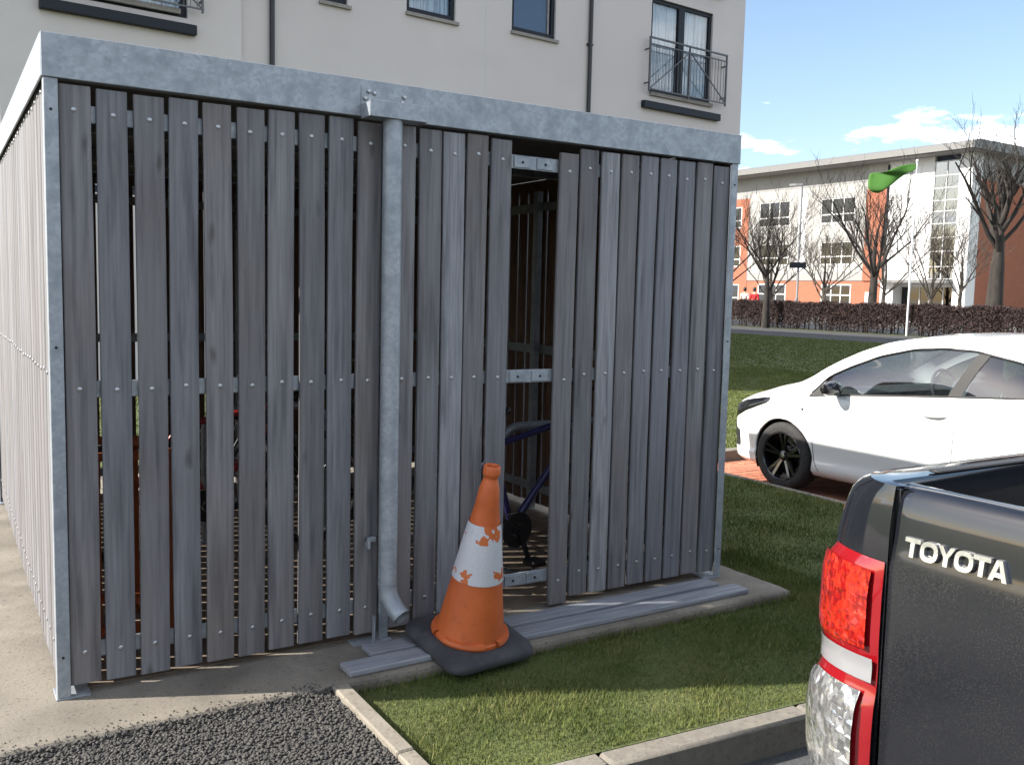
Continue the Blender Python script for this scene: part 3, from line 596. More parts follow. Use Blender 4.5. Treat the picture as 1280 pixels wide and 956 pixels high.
cyl = [(0.152 * math.cos(2 * math.pi * (i + .5) / 28), 0.152 * math.sin(2 * math.pi * (i + .5) / 28)) for i in range(28)]
vs_ += [(x, y, 0.047) for x, y in cyl]; vs_ += [(x * .98, y * .98, 0.03) for x, y in cyl]
fs = [(i * k + j, i * k + (j + 1) % k, (i + 1) * k + (j + 1) % k, (i + 1) * k + j) for i in range(7) for j in range(k)] + [tuple(range(k))[::-1], tuple(range(7 * k, 8 * k))]
mb.add(vs_, fs).build('base', 'cone_base', cone, 45)
prof = [(0.150, 0.030), (0.152, 0.045), (0.150, 0.058), (0.141, 0.062), (0.1385, 0.070), (0.128, 0.13), (0.0985, 0.30), (0.059, 0.53), (0.046, 0.60), (0.0465, 0.606), (0.044, 0.622), (0.0405, 0.650), (0.031, 0.685), (0.027, 0.693), (0.0285, 0.70),
        (0.0335, 0.706), (0.0345, 0.715), (0.0335, 0.738), (0.030, 0.743), (0.024, 0.743), (0.022, 0.736), (0.021, 0.69)]
prof = [(r_, 0.03 + (z - 0.03) * 1.035) for r_, z in prof]
MB().lathe(prof, 40, cap=False).build('cone_body', 'cone_orange', cone, 40)
for k in range(4):
    a0 = R(90 * k + 12)
    P = []
    for i in range(13):
        a = a0 + R(66) * i / 12
        P.append([(r_ * math.cos(a), r_ * math.sin(a), z) for r_, z in ((0.139, 0.048), (0.158, 0.049), (0.161, 0.058), (0.156, 0.070), (0.139, 0.072))])
    MB().grid(P).build('foot_tab', 'cone_orange', cone, 40)
sl = MB().lathe([(0.1015 - 0.1745 * 0 - (z - .31) * 0.1685 + 0.0018, z) for z in np.linspace(0.30, 0.535, 12)], 40, cap=False)
sl.build('reflective_sleeve', 'sleeve', cone, 40)

# ------------------------------------------------------------------ apartment block behind the shed
AW, AD, AH = 16.68, 29.0, 14.6
apt = thing('apartment_building', 'cream rendered apartment block with dark window frames behind the shed', 'building', (0.55, 12.7, 0), R(4.476))
Z0 = ZL - 0.1
# (u0,u1,z0,z1,kind)
AWIN = [(0.92, 2.80, 5.93, 8.05, 'door'), (5.2, 5.75, 6.72, 8.05, 'narrow'), (6.99, 8.10, 6.86, 8.10, 'curtain'), (9.48, 10.64, 6.95, 8.25, 'blind'), (13.46, 15.53, 6.25, 8.42, 'door')]
AW2 = []
for (a, b_, c, d, k) in AWIN:
    AW2.append((a, b_, c, d, k)); AW2.append((a, b_, c + 2.95, d + 2.95, k))
    AW2.append((a, b_, max(c - 2.95, 0.95) if k != 'door' else c - 2.95, d - 2.95, k))
    if k != 'door': AW2.append((a, b_, max(c - 5.9, 0.9), d - 5.9, k))
BAY = 0.10
mb = MB()
hl = [w[:4] for w in AW2 if w[0] < 3.71]; hr = [w[:4] for w in AW2 if w[0] > 3.71]
holes_wall(mb, 0, 3.71, Z0, AH, hl, -BAY, 0.16); holes_wall(mb, 3.71, AW, Z0, AH, hr, 0.0, 0.16)
mb.add([(3.71, -BAY, Z0), (3.71, 0, Z0), (3.71, 0, AH), (3.71, -BAY, AH)], [(0, 1, 2, 3)])
mb.add([(0, -BAY, Z0), (0, AD, Z0), (0, AD, AH), (0, -BAY, AH)], [(0, 1, 2, 3)]); mb.add([(AW, 0, Z0), (AW, AD, Z0), (AW, AD, AH), (AW, 0, AH)], [(0, 1, 2, 3)])
mb.add([(0, AD, Z0), (AW, AD, Z0), (AW, AD, AH), (0, AD, AH)], [(0, 1, 2, 3)])
mb.build('wall', 'render_cream', apt, fix=False)
MB().box(-0.3, AW + 0.3, -0.4, AD + 0.3, AH, AH + 0.25).build('roof', 'frame_dark', apt)
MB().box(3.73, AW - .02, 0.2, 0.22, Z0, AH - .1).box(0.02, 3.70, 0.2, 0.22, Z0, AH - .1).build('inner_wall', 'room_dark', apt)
MB().box(8.83, 8.845, -0.003, 0.0, Z0, AH - 0.1).build('movement_joint', 'white_pvc', apt)
def window(parent, u0, u1, z0, z1, kind, yf, out=-1, fm='frame_dark'):
    """window in a wall whose outside is towards out*y; yf = outer wall face"""
    def Y(d): return yf - out * d          # d = depth behind the wall face
    def B(mb, a, b_, d0, d1, c, d): y0, y1 = sorted((Y(d0), Y(d1))); return mb.box(a, b_, y0, y1, c, d)
    fw = 0.085; f = MB(); g_ = 0.004
    B(f, u0 + g_, u0 + fw, 0.05, 0.12, z0 + g_, z1 - g_); B(f, u1 - fw, u1 - g_, 0.05, 0.12, z0 + g_, z1 - g_)
    B(f, u0 + fw + .001, u1 - fw - .001, 0.052, 0.118, z0 + g_, z0 + fw + 0.03); B(f, u0 + fw + .001, u1 - fw - .001, 0.052, 0.118, z1 - fw, z1 - g_)
    w = f.build('door' if kind == 'door' else 'window', fm, parent)
    cols = [(u0 + fw, u1 - fw)]
    if kind == 'door':
        m_ = (u0 + u1) / 2; B(MB(), 0, 0, 0, 0, 0, 0)
        mm = MB(); B(mm, m_ - 0.10, m_ + 0.10, 0.045, 0.12, z0 + fw + .031, z1 - fw - .001); mm.build('mullion', fm, w)
        cols = [(u0 + fw, m_ - 0.10), (m_ + 0.10, u1 - fw)]
    for a, b_ in cols:
        mm = MB(); B(mm, a, b_, 0.085, 0.09, z0 + fw + .03, z1 - fw); mm.build('pane', 'pane', w)
        y = Y(0.128 if kind != 'blind' else 0.125)
        if kind in ('door', 'curtain'):
            P = []
            nn = 60
            for i in range(nn + 1):
                t = i / nn; u = a + 0.02 + (b_ - a - 0.04) * t; yy = y - out * (0.012 * math.sin(t * 46 + math.sin(t * 9) * 2))
                P.append([(u, yy, z0 + 0.1), (u, yy, z1 - 0.07)])
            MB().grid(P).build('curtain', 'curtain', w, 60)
        elif kind == 'blind':
            mm = MB(); B(mm, a, b_, 0.12, 0.123, z0 + fw, z1 - fw); mm.build('blind', 'blind', w)
            mm = MB(); B(mm, b_ - 0.09, b_ - 0.05, 0.070, 0.084, z0 + fw + .031, z1 - fw - .001); mm.build('sash_edge', 'sill_stone', w)
    if kind != 'door':
        mm = MB(); B(mm, u0 - 0.02, u1 + 0.06, -0.06, 0.049, z0 - 0.06, z0 + 0.002); mm.build('sill', 'sill_stone', w)
    return w
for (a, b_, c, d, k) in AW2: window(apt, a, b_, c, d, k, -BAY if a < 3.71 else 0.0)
def balcony(u0, u1, z0, z1, yf):
    rail = apt
    y = yf - 0.16
    MB().box(u0 + 0.2, u1 - 0.35, yf - 0.07, yf, z0 - 0.05, z0 + 0.03).build('step_ledge', 'sill_stone', apt)
    MB().cbox(u0 - 0.06, u1 - 0.1, yf - 0.12, yf - .001, z0 - 0.36, z0 - 0.20, 0.006).build('support_beam', 'frame_dark', apt)
    b_ = MB().bar((u0, y, z1), (u1, y, z1), 0.045, 0.035).bar((u0, y, z1 - 0.14), (u1, y, z1 - 0.14), 0.03, 0.02).bar((u0, y, z0 + 0.06), (u1, y, z0 + 0.06), 0.03, 0.025).build('balcony_rail', 'rail_paint', apt)
    m_ = (u0 + u1) / 2
    for u in (u0 + 0.02, m_, u1 - 0.02):
        MB().bar((u, y, z0), (u, y, z1 - 0.016), 0.03, 0.04).build('post', 'rail_paint', b_)
    for u in (u0 + 0.02, u1 - 0.02):
        for z in (z0 + 0.2, z1 - 0.25): MB().bar((u, y, z), (u, yf, z), 0.03, 0.03).build('fixing_arm', 'rail_paint', b_)
    MB().bar((u0 + 0.05, y - .02, z0 + 0.08), (m_ - 0.02, y - .02, z1 - 0.15), 0.022, 0.022).build('brace', 'rail_paint', b_)
    MB().bar((m_ + 0.02, y - .02, z1 - 0.15), (u1 - 0.05, y - .02, z0 + 0.08), 0.022, 0.022).build('brace', 'rail_paint', b_)
    nb_ = int((u1 - u0) / 0.105)
    for i in range(1, nb_):
        u = u0 + (u1 - u0) * i / nb_
        if abs(u - m_) < 0.03: continue
        MB().bar((u, y, z0 + 0.072), (u, y, z1 - 0.15), 0.009, 0.009).build('baluster', 'rail_paint', b_)
for dz in (0, 2.95):
    balcony(0.62, 3.02, 6.02 + dz, 7.12 + dz, -BAY); balcony(13.28, 15.92, 6.25 + dz, 7.46 + dz, 0.0)
for u in (4.28, 11.59):
    pz = MB().tube([(u, -0.055, Z0), (u, -0.055, AH - 0.1)], 0.045, 10).build('downpipe', 'black_pipe', apt, 40)
    for z in (1.2, 3.0, 4.9, 7.0, 9.0, 11): MB().box(u - 0.075, u + 0.075, -0.07, 0.0, z, z + 0.04).build('pipe_clip', 'black_pipe', pz)
MB().box(AW + .002, AW + 0.14, 0.3, 0.44, 8.42, 8.54).build('flue', 'frame_dark', apt)

# ------------------------------------------------------------------ school across the grass
sch = thing('school_building', 'three storey school with white panels, orange brick and tall glass stair tower', 'building', (55.97, 32.42, 0), R(91.9))
# local x = along front (away to the left), +y = outwards
SL, SDp = 46.0, 24.0
def rect(mb, a, b_, c, d, y): mb.add([(a, y, c), (b_, y, c), (b_, y, d), (a, y, d)], [(0, 1, 2, 3)])
UW = [(14.53, 17.6, 7.15, 9.1), (8.68, 11.7, 7.15, 9.0), (14.5, 17.55, 4.15, 5.85), (8.68, 11.55, 4.15, 5.85)]
mb = MB(); holes_wall(mb, 7.75, 18.6, 3.55, 9.9, UW, 0.05, -0.15); mb.build('panel_wall', 'panel_white', sch, fix=False)
MB().box(7.75, 18.6, -0.2, 0.048, 9.92, 11.1).build('upper_panel_band', 'panel_grey', sch)
MB().box(7.75, 18.6, -0.2, 0.052, 3.0, 3.545).build('lower_panel_band', 'panel_grey', sch)
GW = [(14.6, 17.4, 0.9, 2.75), (8.7, 11.3, 0.9, 2.75)]
mb = MB(); holes_wall(mb, 6.1, 18.6, Z0, 2.99, GW, 0.0, -0.15); mb.build('brick_plinth', 'brick_orange', sch, fix=False)
mb = MB(); LW = [(19.4, 21.2, z, z + 1.7) for z in (1.0, 4.1, 7.2)] + [(24, 27, z, z + 1.8) for z in (1.0, 4.1, 7.2)]
holes_wall(mb, 18.62, SL, Z0, 9.5, LW, 0.02, -0.15); mb.build('brick_wing', 'brick_orange', sch, fix=False)
MB().box(18.62, SL, -0.2, 0.03, 9.51, 11.1).build('upper_panel_band', 'panel_grey', sch)
MB().box(6.12, 7.74, -0.2, 0.12, 3.0, 9.4).build('brick_pier', 'brick_orange', sch); MB().box(6.12, 7.74, -0.2, 0.06, 9.41, 11.1).build('upper_panel_band', 'panel_white', sch)
MB().box(2.72, 6.1, -0.2, 0.10, 3.05, 11.1).build('white_panel', 'white_wall', sch)
MB().box(0.0, 0.88, -0.9, 0.16, Z0, 11.1).build('corner_column', 'white_wall', sch)
MB().tube([(6.06, 0.16, Z0), (6.06, 0.16, 10.9)], 0.07, 8).build('downpipe', 'frame_dark', sch, 40)
for u in (7.72, 18.56): MB().box(u, u + 0.03, 0.053, 0.075, 3.0, 9.9).build('edge_trim', 'joint', sch)
for z in (3.55, 4.0, 6.05, 7.0, 9.2, 9.91): MB().box(7.76, 18.59, 0.0505, 0.056, z, z + 0.03).build('panel_joint', 'joint', sch)
for u in (10.15, 13.1, 16.0): MB().box(u, u + 0.03, 0.049, 0.0575, 9.95, 11.05).build('panel_joint', 'joint', sch)
for u in (12.4, 13.9): MB().box(u, u + 0.03, 0.0507, 0.0575, 3.6, 9.9).build('panel_joint', 'joint', sch)
MB().box(12.9, 13.7, 0.0508, 0.058, 3.6, 9.2).build('white_strip', 'white_wall', sch)
def swin(a, b_, c, d, nx=3, rows=(0.33,), y=-0.02):
    f = MB(); t = 0.09
    f.box(a, b_, y - .05, y + .03, c, c + t); f.box(a, b_, y - .05, y + .03, d - t, d)
    for i in range(nx + 1):
        u = a + (b_ - a - t) * i / nx; f.box(u, u + t, y - .049, y + .029, c + t, d - t)
    for r_ in rows: f.box(a + t, b_ - t, y - .048, y + .028, c + (d - c) * r_, c + (d - c) * r_ + t)
    w = f.build('window', 'white_pvc', sch)
    for i in range(nx):
        u = a + (b_ - a - t) * i / nx; MB().box(u + t, u + (b_ - a - t) / nx, y - .02, y - .012, c + t, d - t).build('pane', 'school_glass', w)
    MB().box(a, b_, y - .125, y - .12, c, d).build('blind', 'pillar_grey' if (int(a) % 2) else 'room_dark', w)
for h_ in UW: swin(*h_)
for h_ in GW: swin(*h_, rows=(0.55,))
for h_ in LW: swin(*h_, nx=2)
# glass stair tower
tw = MB(); 
for i in range(3): u = 0.9 + 1.75 * i / 2; tw.box(u, u + 0.06, 0.02, 0.10, 3.1, 10.75)
zs_ = [3.1, 3.9, 4.9, 5.8, 6.7, 7.5, 8.2, 9.0, 9.8, 10.7]
for z in zs_: tw.box(0.96, 2.70, 0.021, 0.099, z, z + 0.06)
tw = tw.build('stair_tower', 'white_pvc', sch)
for i in range(2):
    for j in range(len(zs_) - 1): MB().box(0.97 + 0.875 * i, 1.77 + 0.875 * i, 0.05, 0.056, zs_[j] + .06, zs_[j + 1]).build('pane', 'tower_glass', tw)
MB().box(0.9, 2.7, -0.22, -0.2, 3.0, 11.1).build('tower_back', 'blind', sch); MB().box(.9, 2.7, -.19, .0, 4.85, 6.0).build('landing', 'bark_pale', sch)
# entrance
MB().box(0.9, 6.0, -0.8, 0.9, 2.85, 3.04).build('canopy', 'roof_edge', sch)
en = MB().box(0.9, 5.9, -0.6, -0.55, 2.6, 2.84)
for u in (0.9, 1.9, 2.9, 3.6, 4.4, 5.0): en.box(u, u + 0.07, -0.62, -0.54, Z0, 2.6)
en = en.build('entrance', 'white_pvc', sch)
for a, b_ in ((0.97, 1.9), (1.97, 2.9), (2.97, 3.6), (3.67, 4.4), (4.47, 5.0)): MB().box(a, b_, -0.59, -0.58, 0, 2.6).build('pane', 'school_glass', en)
MB().box(0.9, 5.9, -1.6, -1.55, 0, 2.8).build('lobby', 'room_dark', sch); MB().box(5.1, 6.1, -0.7, 0.3, Z0, 2.84).build('entrance_wall', 'white_wall', sch)
MB().box(7.0, 7.5, 0.001, 0.02, 1.3, 2.2).build('notice_board', 'white_wall', sch)
# side wall (shaded) along -y
MB().box(0.05, 0.4, -SDp, -0.91, Z0, 9.5).build('brick_gable', 'brick_orange', sch)
MB().box(0.1, 0.4, -SDp, -0.91, 9.52, 11.1).build('gable_panel_band', 'panel_grey', sch)
for i in range(1, 8): MB().box(0.085, 0.1, -0.92 - i * 2.9, -0.9 - i * 2.9, 9.53, 11.08).build('panel_joint', 'joint', sch)
MB().box(0.45, SL, -SDp, -SDp + .3, Z0, 11.1).build('back_wall', 'brick_orange', sch)
mb = MB().prism([(1.5, 11.18), (1.5, 11.55), (0.9, 11.75), (-SDp - 1.0, 11.9), (-SDp - 1.0, 11.18)], lambda a, b_, d: (d, a, b_), -0.75, SL + 1)
mb.build('roof', 'roof_edge', sch)
MB().box(-0.6, SL, -SDp, 1.35, 11.105, 11.175).build('soffit', 'soffit', sch)

# ------------------------------------------------------------------ hedge
hedge = thing('beech_hedge', 'long clipped brown winter hedge with bare stems along the far road', 'hedge', (39.9, 26, ZL))
n = 230000; HY0, HY1 = -18, 24
Hx = rng.uniform(-0.55, 0.55, n); Hy = rng.uniform(HY0, HY1, n); Hz = 1.48 * rng.beta(1.5, 1.05, n)
front = rng.uniform(0, 1, n) < 0.55; Hx = np.where(front, -0.55 + np.abs(rng.normal(0, 0.12, n)), Hx)
bumpy = 0.05 * np.sin(Hy * 2.1) + 0.04 * np.sin(Hy * 5.3 + 1) + rng.normal(0, 0.02, n); Hz = np.clip(Hz + bumpy * (Hz / 1.5), 0.06, 1.72)
dens = np.clip((Hz + 0.02 + 0.22 * np.sin(Hy * 1.7) * np.sin(Hy * 0.63 + 2)) / 0.75, 0.05, 1); k = rng.uniform(0, 1, n) < dens; Hx, Hy, Hz = Hx[k], Hy[k], Hz[k]; n = len(Hx)
s_ = rng.uniform(0.03, 0.07, (n, 1)); A = rng.normal(0, 1, (n, 3)); A /= np.linalg.norm(A, axis=1, keepdims=True); Bv = np.cross(A, rng.normal(0, 1, (n, 3))); Bv /= np.linalg.norm(Bv, axis=1, keepdims=True)
C = np.stack([Hx, Hy, Hz], 1); V = np.stack([C - A * s_, C + A * s_, C + Bv * s_ * 0.8], 1).reshape(-1, 3)
o = link('foliage', npmesh('foliage', V, np.arange(len(V)).reshape(-1, 3), 'beech'), hedge); o['kind'] = 'stuff'
st = MB()
for i in range(230):
    y = HY0 + (HY1 - HY0) * (i + random.uniform(-.4, .4)) / 230; x = random.uniform(-0.35, 0.35); a, b_ = random.uniform(-.15, .15), random.uniform(-.2, .2)
    st.tube([(x, y, 0), (x + a * .4, y + b_ * .5, 0.6), (x + a, y + b_, 1.35)], [0.035, 0.026, 0.01], 5)
    st.tube([(x + a * .2, y + b_ * .2, 0.3), (x + a + .1, y + b_ + random.uniform(-.3, .3), 1.1)], [0.018, 0.006], 4)
o = st.build('stems', 'bark', hedge); o['kind'] = 'stuff'

# ------------------------------------------------------------------ bare trees
def tree(loc, H, spread, seed, label, trunk_r, fork=0.3, bark='bark', nlimb=8, lean=0.0):
    t = thing('bare_tree', label, 'tree', loc, 0, 'bare winter trees along the hedge'); rd = random.Random(seed)
    tr = MB(); cr_ = MB(); hf = H * fork
    top = Vector((lean * hf, 0, H * 0.72))
    pts = [Vector((0, 0, 0)), Vector((rd.uniform(-.03, .03), rd.uniform(-.03, .03), hf * .5)), Vector((lean * hf * .5, 0, hf)), Vector((lean * hf * .8 + rd.uniform(-.1, .1), rd.uniform(-.1, .1), H * .5)), top]
    tr.tube(pts, [trunk_r * 1.25, trunk_r, trunk_r * .85, trunk_r * .55, trunk_r * .3], 9)
    def grow(p, d, L, r_, lv):
        n_ = 5; q = [p]; dd = d.copy(); rs = [r_]
        for i in range(n_):
            dd = (dd + Vector((rd.gauss(0, .11), rd.gauss(0, .11), rd.gauss(0.05, .07)))).normalized(); q.append(q[-1] + dd * (L / n_)); rs.append(r_ * (1 - 0.75 * (i + 1) / n_))
        cr_.tube(q, rs, 6 if lv == 0 else (4 if lv == 1 else 3), cap=False)
        if lv >= 3: return
        m_ = (6, 5, 3)[lv]
        for i in range(m_):
            f_ = 0.3 + 0.68 * (i + rd.random() * .6) / m_; j = min(int(f_ * n_), n_ - 1); pp = q[j].lerp(q[j + 1], f_ * n_ - j)
            ax = Vector((rd.gauss(0, 1), rd.gauss(0, 1), rd.gauss(0, .5))).normalized(); nd = (dd * 0.9 + ax * 0.75 + Vector((0, 0, .28))).normalized()
            grow(pp, nd, L * rd.uniform(.38, .6), max(rs[j] * .55, 0.010), lv + 1)
    for i in range(nlimb):
        a = 6.283 * (i + rd.random() * .7) / nlimb; f_ = rd.uniform(0, 1); z = hf * (0.85 + f_ * 0.9); z = min(z, H * .65)
        el = rd.uniform(.55, 1.0) + f_ * .25; d = Vector((math.cos(a) * math.cos(el), math.sin(a) * math.cos(el), math.sin(el)))
        cx_ = lean * min(z, hf)
        grow(Vector((cx_, 0, z)), d, (H - z) / max(math.sin(el), .6) * rd.uniform(.72, .98) * spread, trunk_r * rd.uniform(.3, .45), 0)
    grow(top, Vector((0, 0, 1)), H * .27, trunk_r * .3, 0)
    tr.build('trunk', bark, t, 60); cr_.build('crown', bark, t, 60, fix=False)
tree((38.6, 33.0, ZL), 5.9, 1.0, 3, 'bare tree with upright limbs in front of the school windows beside the street lamp', 0.19, 0.3)
tree((43.0, 29.5, ZF), 6.5, 1.0, 8, 'bare dark-trunked tree in front of the orange brick pier', 0.24, 0.33)
tree((41.6, 21.75, ZF), 7.9, 1.0, 21, 'largest bare tree with a thick dark trunk before the brick gable', 0.36, 0.36, nlimb=9)
tree((45.6, 35.0, ZF), 4.7, 0.9, 5, 'small pale forked tree between the two columns of school windows', 0.14, 0.22, 'bark_pale', 7)
tree((46.3, 39.9, ZF), 5.0, 0.95, 31, 'small pale tree behind the tree beside the street lamp', 0.14, 0.24, 'bark_pale', 7)
tree((50.4, 31.1, ZF), 5.2, 0.9, 12, 'slim pale tree standing before the white wall by the entrance', 0.13, 0.25, 'bark_pale', 6)
tree((51.9, 30.2, ZF), 5.2, 0.9, 15, 'slim pale tree standing before the glass stair tower', 0.13, 0.25, 'bark_pale', 6)
tree((48.4, 32.9, ZF), 5.6, 0.9, 17, 'slim pale tree beside the grey school downpipe', 0.13, 0.25, 'bark_pale', 6)
tree((43.4, 40.9, ZF), 6.0, 1.0, 19, 'bare tree half hidden by the shed before the brick wing', 0.15, 0.3, 'bark', 7)

# ------------------------------------------------------------------ street lamp, flagpole, flag
lamp = thing('street_lamp', 'tall grey street lamp with a small dark sign behind the hedge', 'street lamp', (44.45, 36.1, ZF))
MB().tube([(0, 0, 0), (0, 0, 1.2), (0.02, 0, 1.25), (0.05, 0.05, 8.0)], [0.11, 0.11, 0.075, 0.055], 10).build('pole', 'lamp_grey', lamp, 40)
MB().prism([(-0.10, -0.1), (0.10, -0.1), (0.14, 0.3), (0.08, 0.75), (-0.08, 0.75), (-0.14, 0.3)], lambda a, b_, d: (0.05 + a - b_ * .5, 0.05 + b_ * .8, 8.0 + d), 0.0, 0.12).build('lantern', 'lamp_grey', lamp)
MB().cbox(-0.55, 0.45, -0.12, -0.08, 3.05, 3.4, .01).build('sign', 'frame_dark', lamp, 30).rotation_euler = (0, 0, R(-35))
FP = (39.15, 24.55, ZL)
fpole = thing('flagpole', 'thin white flagpole standing in front of the hedge', 'flagpole', FP)
MB().tube([(0, 0, 0), (0.02, 0.01, 4), (0.07, 0.05, 8.15)], [0.055, 0.045, 0.03], 10).build('pole', 'pole_white', fpole, 40)
MB().lathe([(0.03, 8.15), (0.07, 8.2), (0.07, 8.26), (0.02, 8.3)], 10, o=(0.07, 0.05, 0)).build('finial', 'pole_white', fpole, 40)
P = []
for i in range(25):
    t = i / 24; row = []
    for j in range(11):
        s_ = j / 10
        L_ = 2.35 * t; drop = 0.15 * t + 0.42 * t * t; hgt = 0.95
        x = 0.07 - L_ * 0.62 + 0.22 * math.sin(t * 9 + s_ * 4) * t; y = 0.05 + L_ * 0.62 + 0.12 * math.cos(t * 7 - s_ * 2.2) * t
        z = 8.1 - drop - s_ * hgt * (0.22 + 0.68 * t ** .8) + 0.14 * math.sin(t * 8 + s_ * 5) * t
        row.append((x + 0.25 * s_ * t, y - 0.25 * s_ * t, z))
    P.append(row)
fl = MB().grid(P).build('flag', 'green_flag', None, 60, loc=FP); fl.modifiers.new('thick', 'SOLIDIFY').thickness = 0.004
tag(fl, 'bright green flag blowing from the white flagpole', 'flag')

# ------------------------------------------------------------------ people beyond the hedge
def person(loc, rz, label, top, bag=None):
    t = thing('person', label, 'person', loc, rz)
    def skin(name, V_, E_, r_, m_):
        me = bpy.data.meshes.new(name); me.from_pydata(V_, E_, []); me.materials.append(MATS[m_]); o = link(name, me, t)
        o.modifiers.new('skin', 'SKIN'); sv = me.skin_vertices[0].data
        for i, q in enumerate(r_): sv[i].radius = (q, q) if not isinstance(q, tuple) else q
        sv[0].use_root = True; o.modifiers.new('sub', 'SUBSURF').levels = 1; return o
    V_ = [(0, 0, .98), (0, 0, 1.2), (0, 0, 1.42), (0, 0, 1.52), (0, 0.02, 1.60), (0, 0.02, 1.72),
          (.09, 0, .92), (.10, .12, .5), (.10, .08, .08), (.10, .2, .04), (-.09, 0, .92), (-.10, -.1, .5), (-.10, -.25, .1), (-.10, -.13, .04),
          (.19, 0, 1.40), (.24, -.06, 1.12), (.25, .08, .88), (-.19, 0, 1.40), (-.24, .06, 1.12), (-.24, .2, .92)]
    E_ = [(0, 1), (1, 2), (2, 3), (3, 4), (4, 5), (0, 6), (6, 7), (7, 8), (8, 9), (0, 10), (10, 11), (11, 12), (12, 13), (2, 14), (14, 15), (15, 16), (2, 17), (17, 18), (18, 19)]
    skin('body', V_, E_, [.14, .12, .13, .05, .085, .085, .09, .06, .045, .035, .09, .06, .045, .035, .06, .042, .03, .06, .042, .03], 'skin')
    skin('jacket', [(0, 0, .95), (0, 0, 1.2), (0, 0, 1.43), (.2, 0, 1.40), (.25, -.06, 1.12), (.255, .06, .94), (-.2, 0, 1.40), (-.25, .06, 1.12), (-.25, .17, .97)],
         [(0, 1), (1, 2), (2, 3), (3, 4), (4, 5), (2, 6), (6, 7), (7, 8)], [.17, .15, .15, .08, .06, .05, .08, .06, .05], top)
    skin('trousers', [(0, 0, .97), (.09, 0, .92), (.10, .12, .5), (.10, .08, .12), (-.09, 0, .92), (-.10, -.1, .5), (-.10, -.25, .14)], [(0, 1), (1, 2), (2, 3), (0, 4), (4, 5), (5, 6)], [.15, .105, .075, .06, .105, .075, .06], 'dark_cloth')
    MB().lathe([(.001, 1.84), (.06, 1.82), (.10, 1.76), (.105, 1.69), (.10, 1.63), (.07, 1.58)], 12, o=(0, -0.02, 0)).build('hair', 'hair', t, 60)
person((41.9, 37.9, ZF), R(-60), 'dark-haired person in a pale top walking behind the hedge', 'pale_cloth')
person((42.0, 37.2, ZF), R(-60), 'person in a red jacket walking behind the hedge', 'red_cloth')

# ------------------------------------------------------------------ white hatchback in the brick bay
car = thing('parked_car', 'white three-door hatchback with black wheels parked on the brick bay', 'car', (6.86, 2.88, ZB))
def curve(tab, smooth=0.10):
    ys = np.array([t[0] for t in tab][::-1], float); vs2 = np.array([t[1] for t in tab][::-1], float)
    g = np.arange(ys[0], ys[-1] + 1e-9, 0.01); v = np.interp(g, ys, vs2); k = max(int(smooth / 0.01), 1)
    vp = np.concatenate([2 * v[0] - v[1:k + 1][::-1], v, 2 * v[-1] - v[-k - 1:-1][::-1]]); ker = np.hanning(2 * k + 3)[1:-1]; ker /= ker.sum()
    v = np.convolve(vp, ker, 'same')[k:-k]; return lambda y: float(np.interp(y, g, v))
Yt = [0, -.08, -.2, -.35, -.6, -.85, -1.0, -1.1, -1.25, -1.45, -1.7, -2.0, -2.25, -2.5, -2.85, -3.2, -3.5, -3.75, -3.9, -4.0]
def T(*v): return list(zip(Yt, v))
cW = curve([(0, .46), (-.04, .57), (-.1, .67), (-.2, .755), (-.35, .81), (-.6, .84), (-.83, .852), (-1.2, .855), (-2.7, .855), (-3.3, .85), (-3.6, .82), (-3.8, .77), (-3.92, .70), (-4, .60)], .05)
cbelt = curve(T(.60, .66, .71, .755, .80, .835, .855, .868, .888, .912, .935, .962, .985, 1.006, 1.035, 1.06, 1.08, 1.07, 1.0, .85), .06)
cwt = curve(T(.62, .685, .735, .78, .825, .855, .87, .885, 1.045, 1.145, 1.248, 1.322, 1.344, 1.338, 1.276, 1.17, 1.11, 1.09, 1.02, .87), .06)
cwx = curve(T(.44, .56, .70, .76, .79, .80, .80, .795, .765, .735, .705, .685, .68, .68, .688, .71, .72, .70, .63, .52), .06)
crz = curve(T(.64, .71, .765, .825, .90, .96, 1.025, 1.09, 1.175, 1.27, 1.36, 1.412, 1.434, 1.436, 1.42, 1.385, 1.33, 1.22, 1.07, .88), .07)
crx = curve(T(.32, .42, .52, .58, .63, .66, .67, .668, .65, .625, .60, .58, .575, .575, .58, .585, .58, .55, .5, .4), .07)
ccz = curve(T(.66, .735, .80, .86, .94, 1.005, 1.08, 1.14, 1.23, 1.33, 1.405, 1.448, 1.468, 1.47, 1.455, 1.42, 1.36, 1.25, 1.09, .9), .07)
czb = curve([(0, .24), (-.2, .19), (-.5, .18), (-1.2, .19), (-2.9, .2), (-3.6, .22), (-4, .3)])
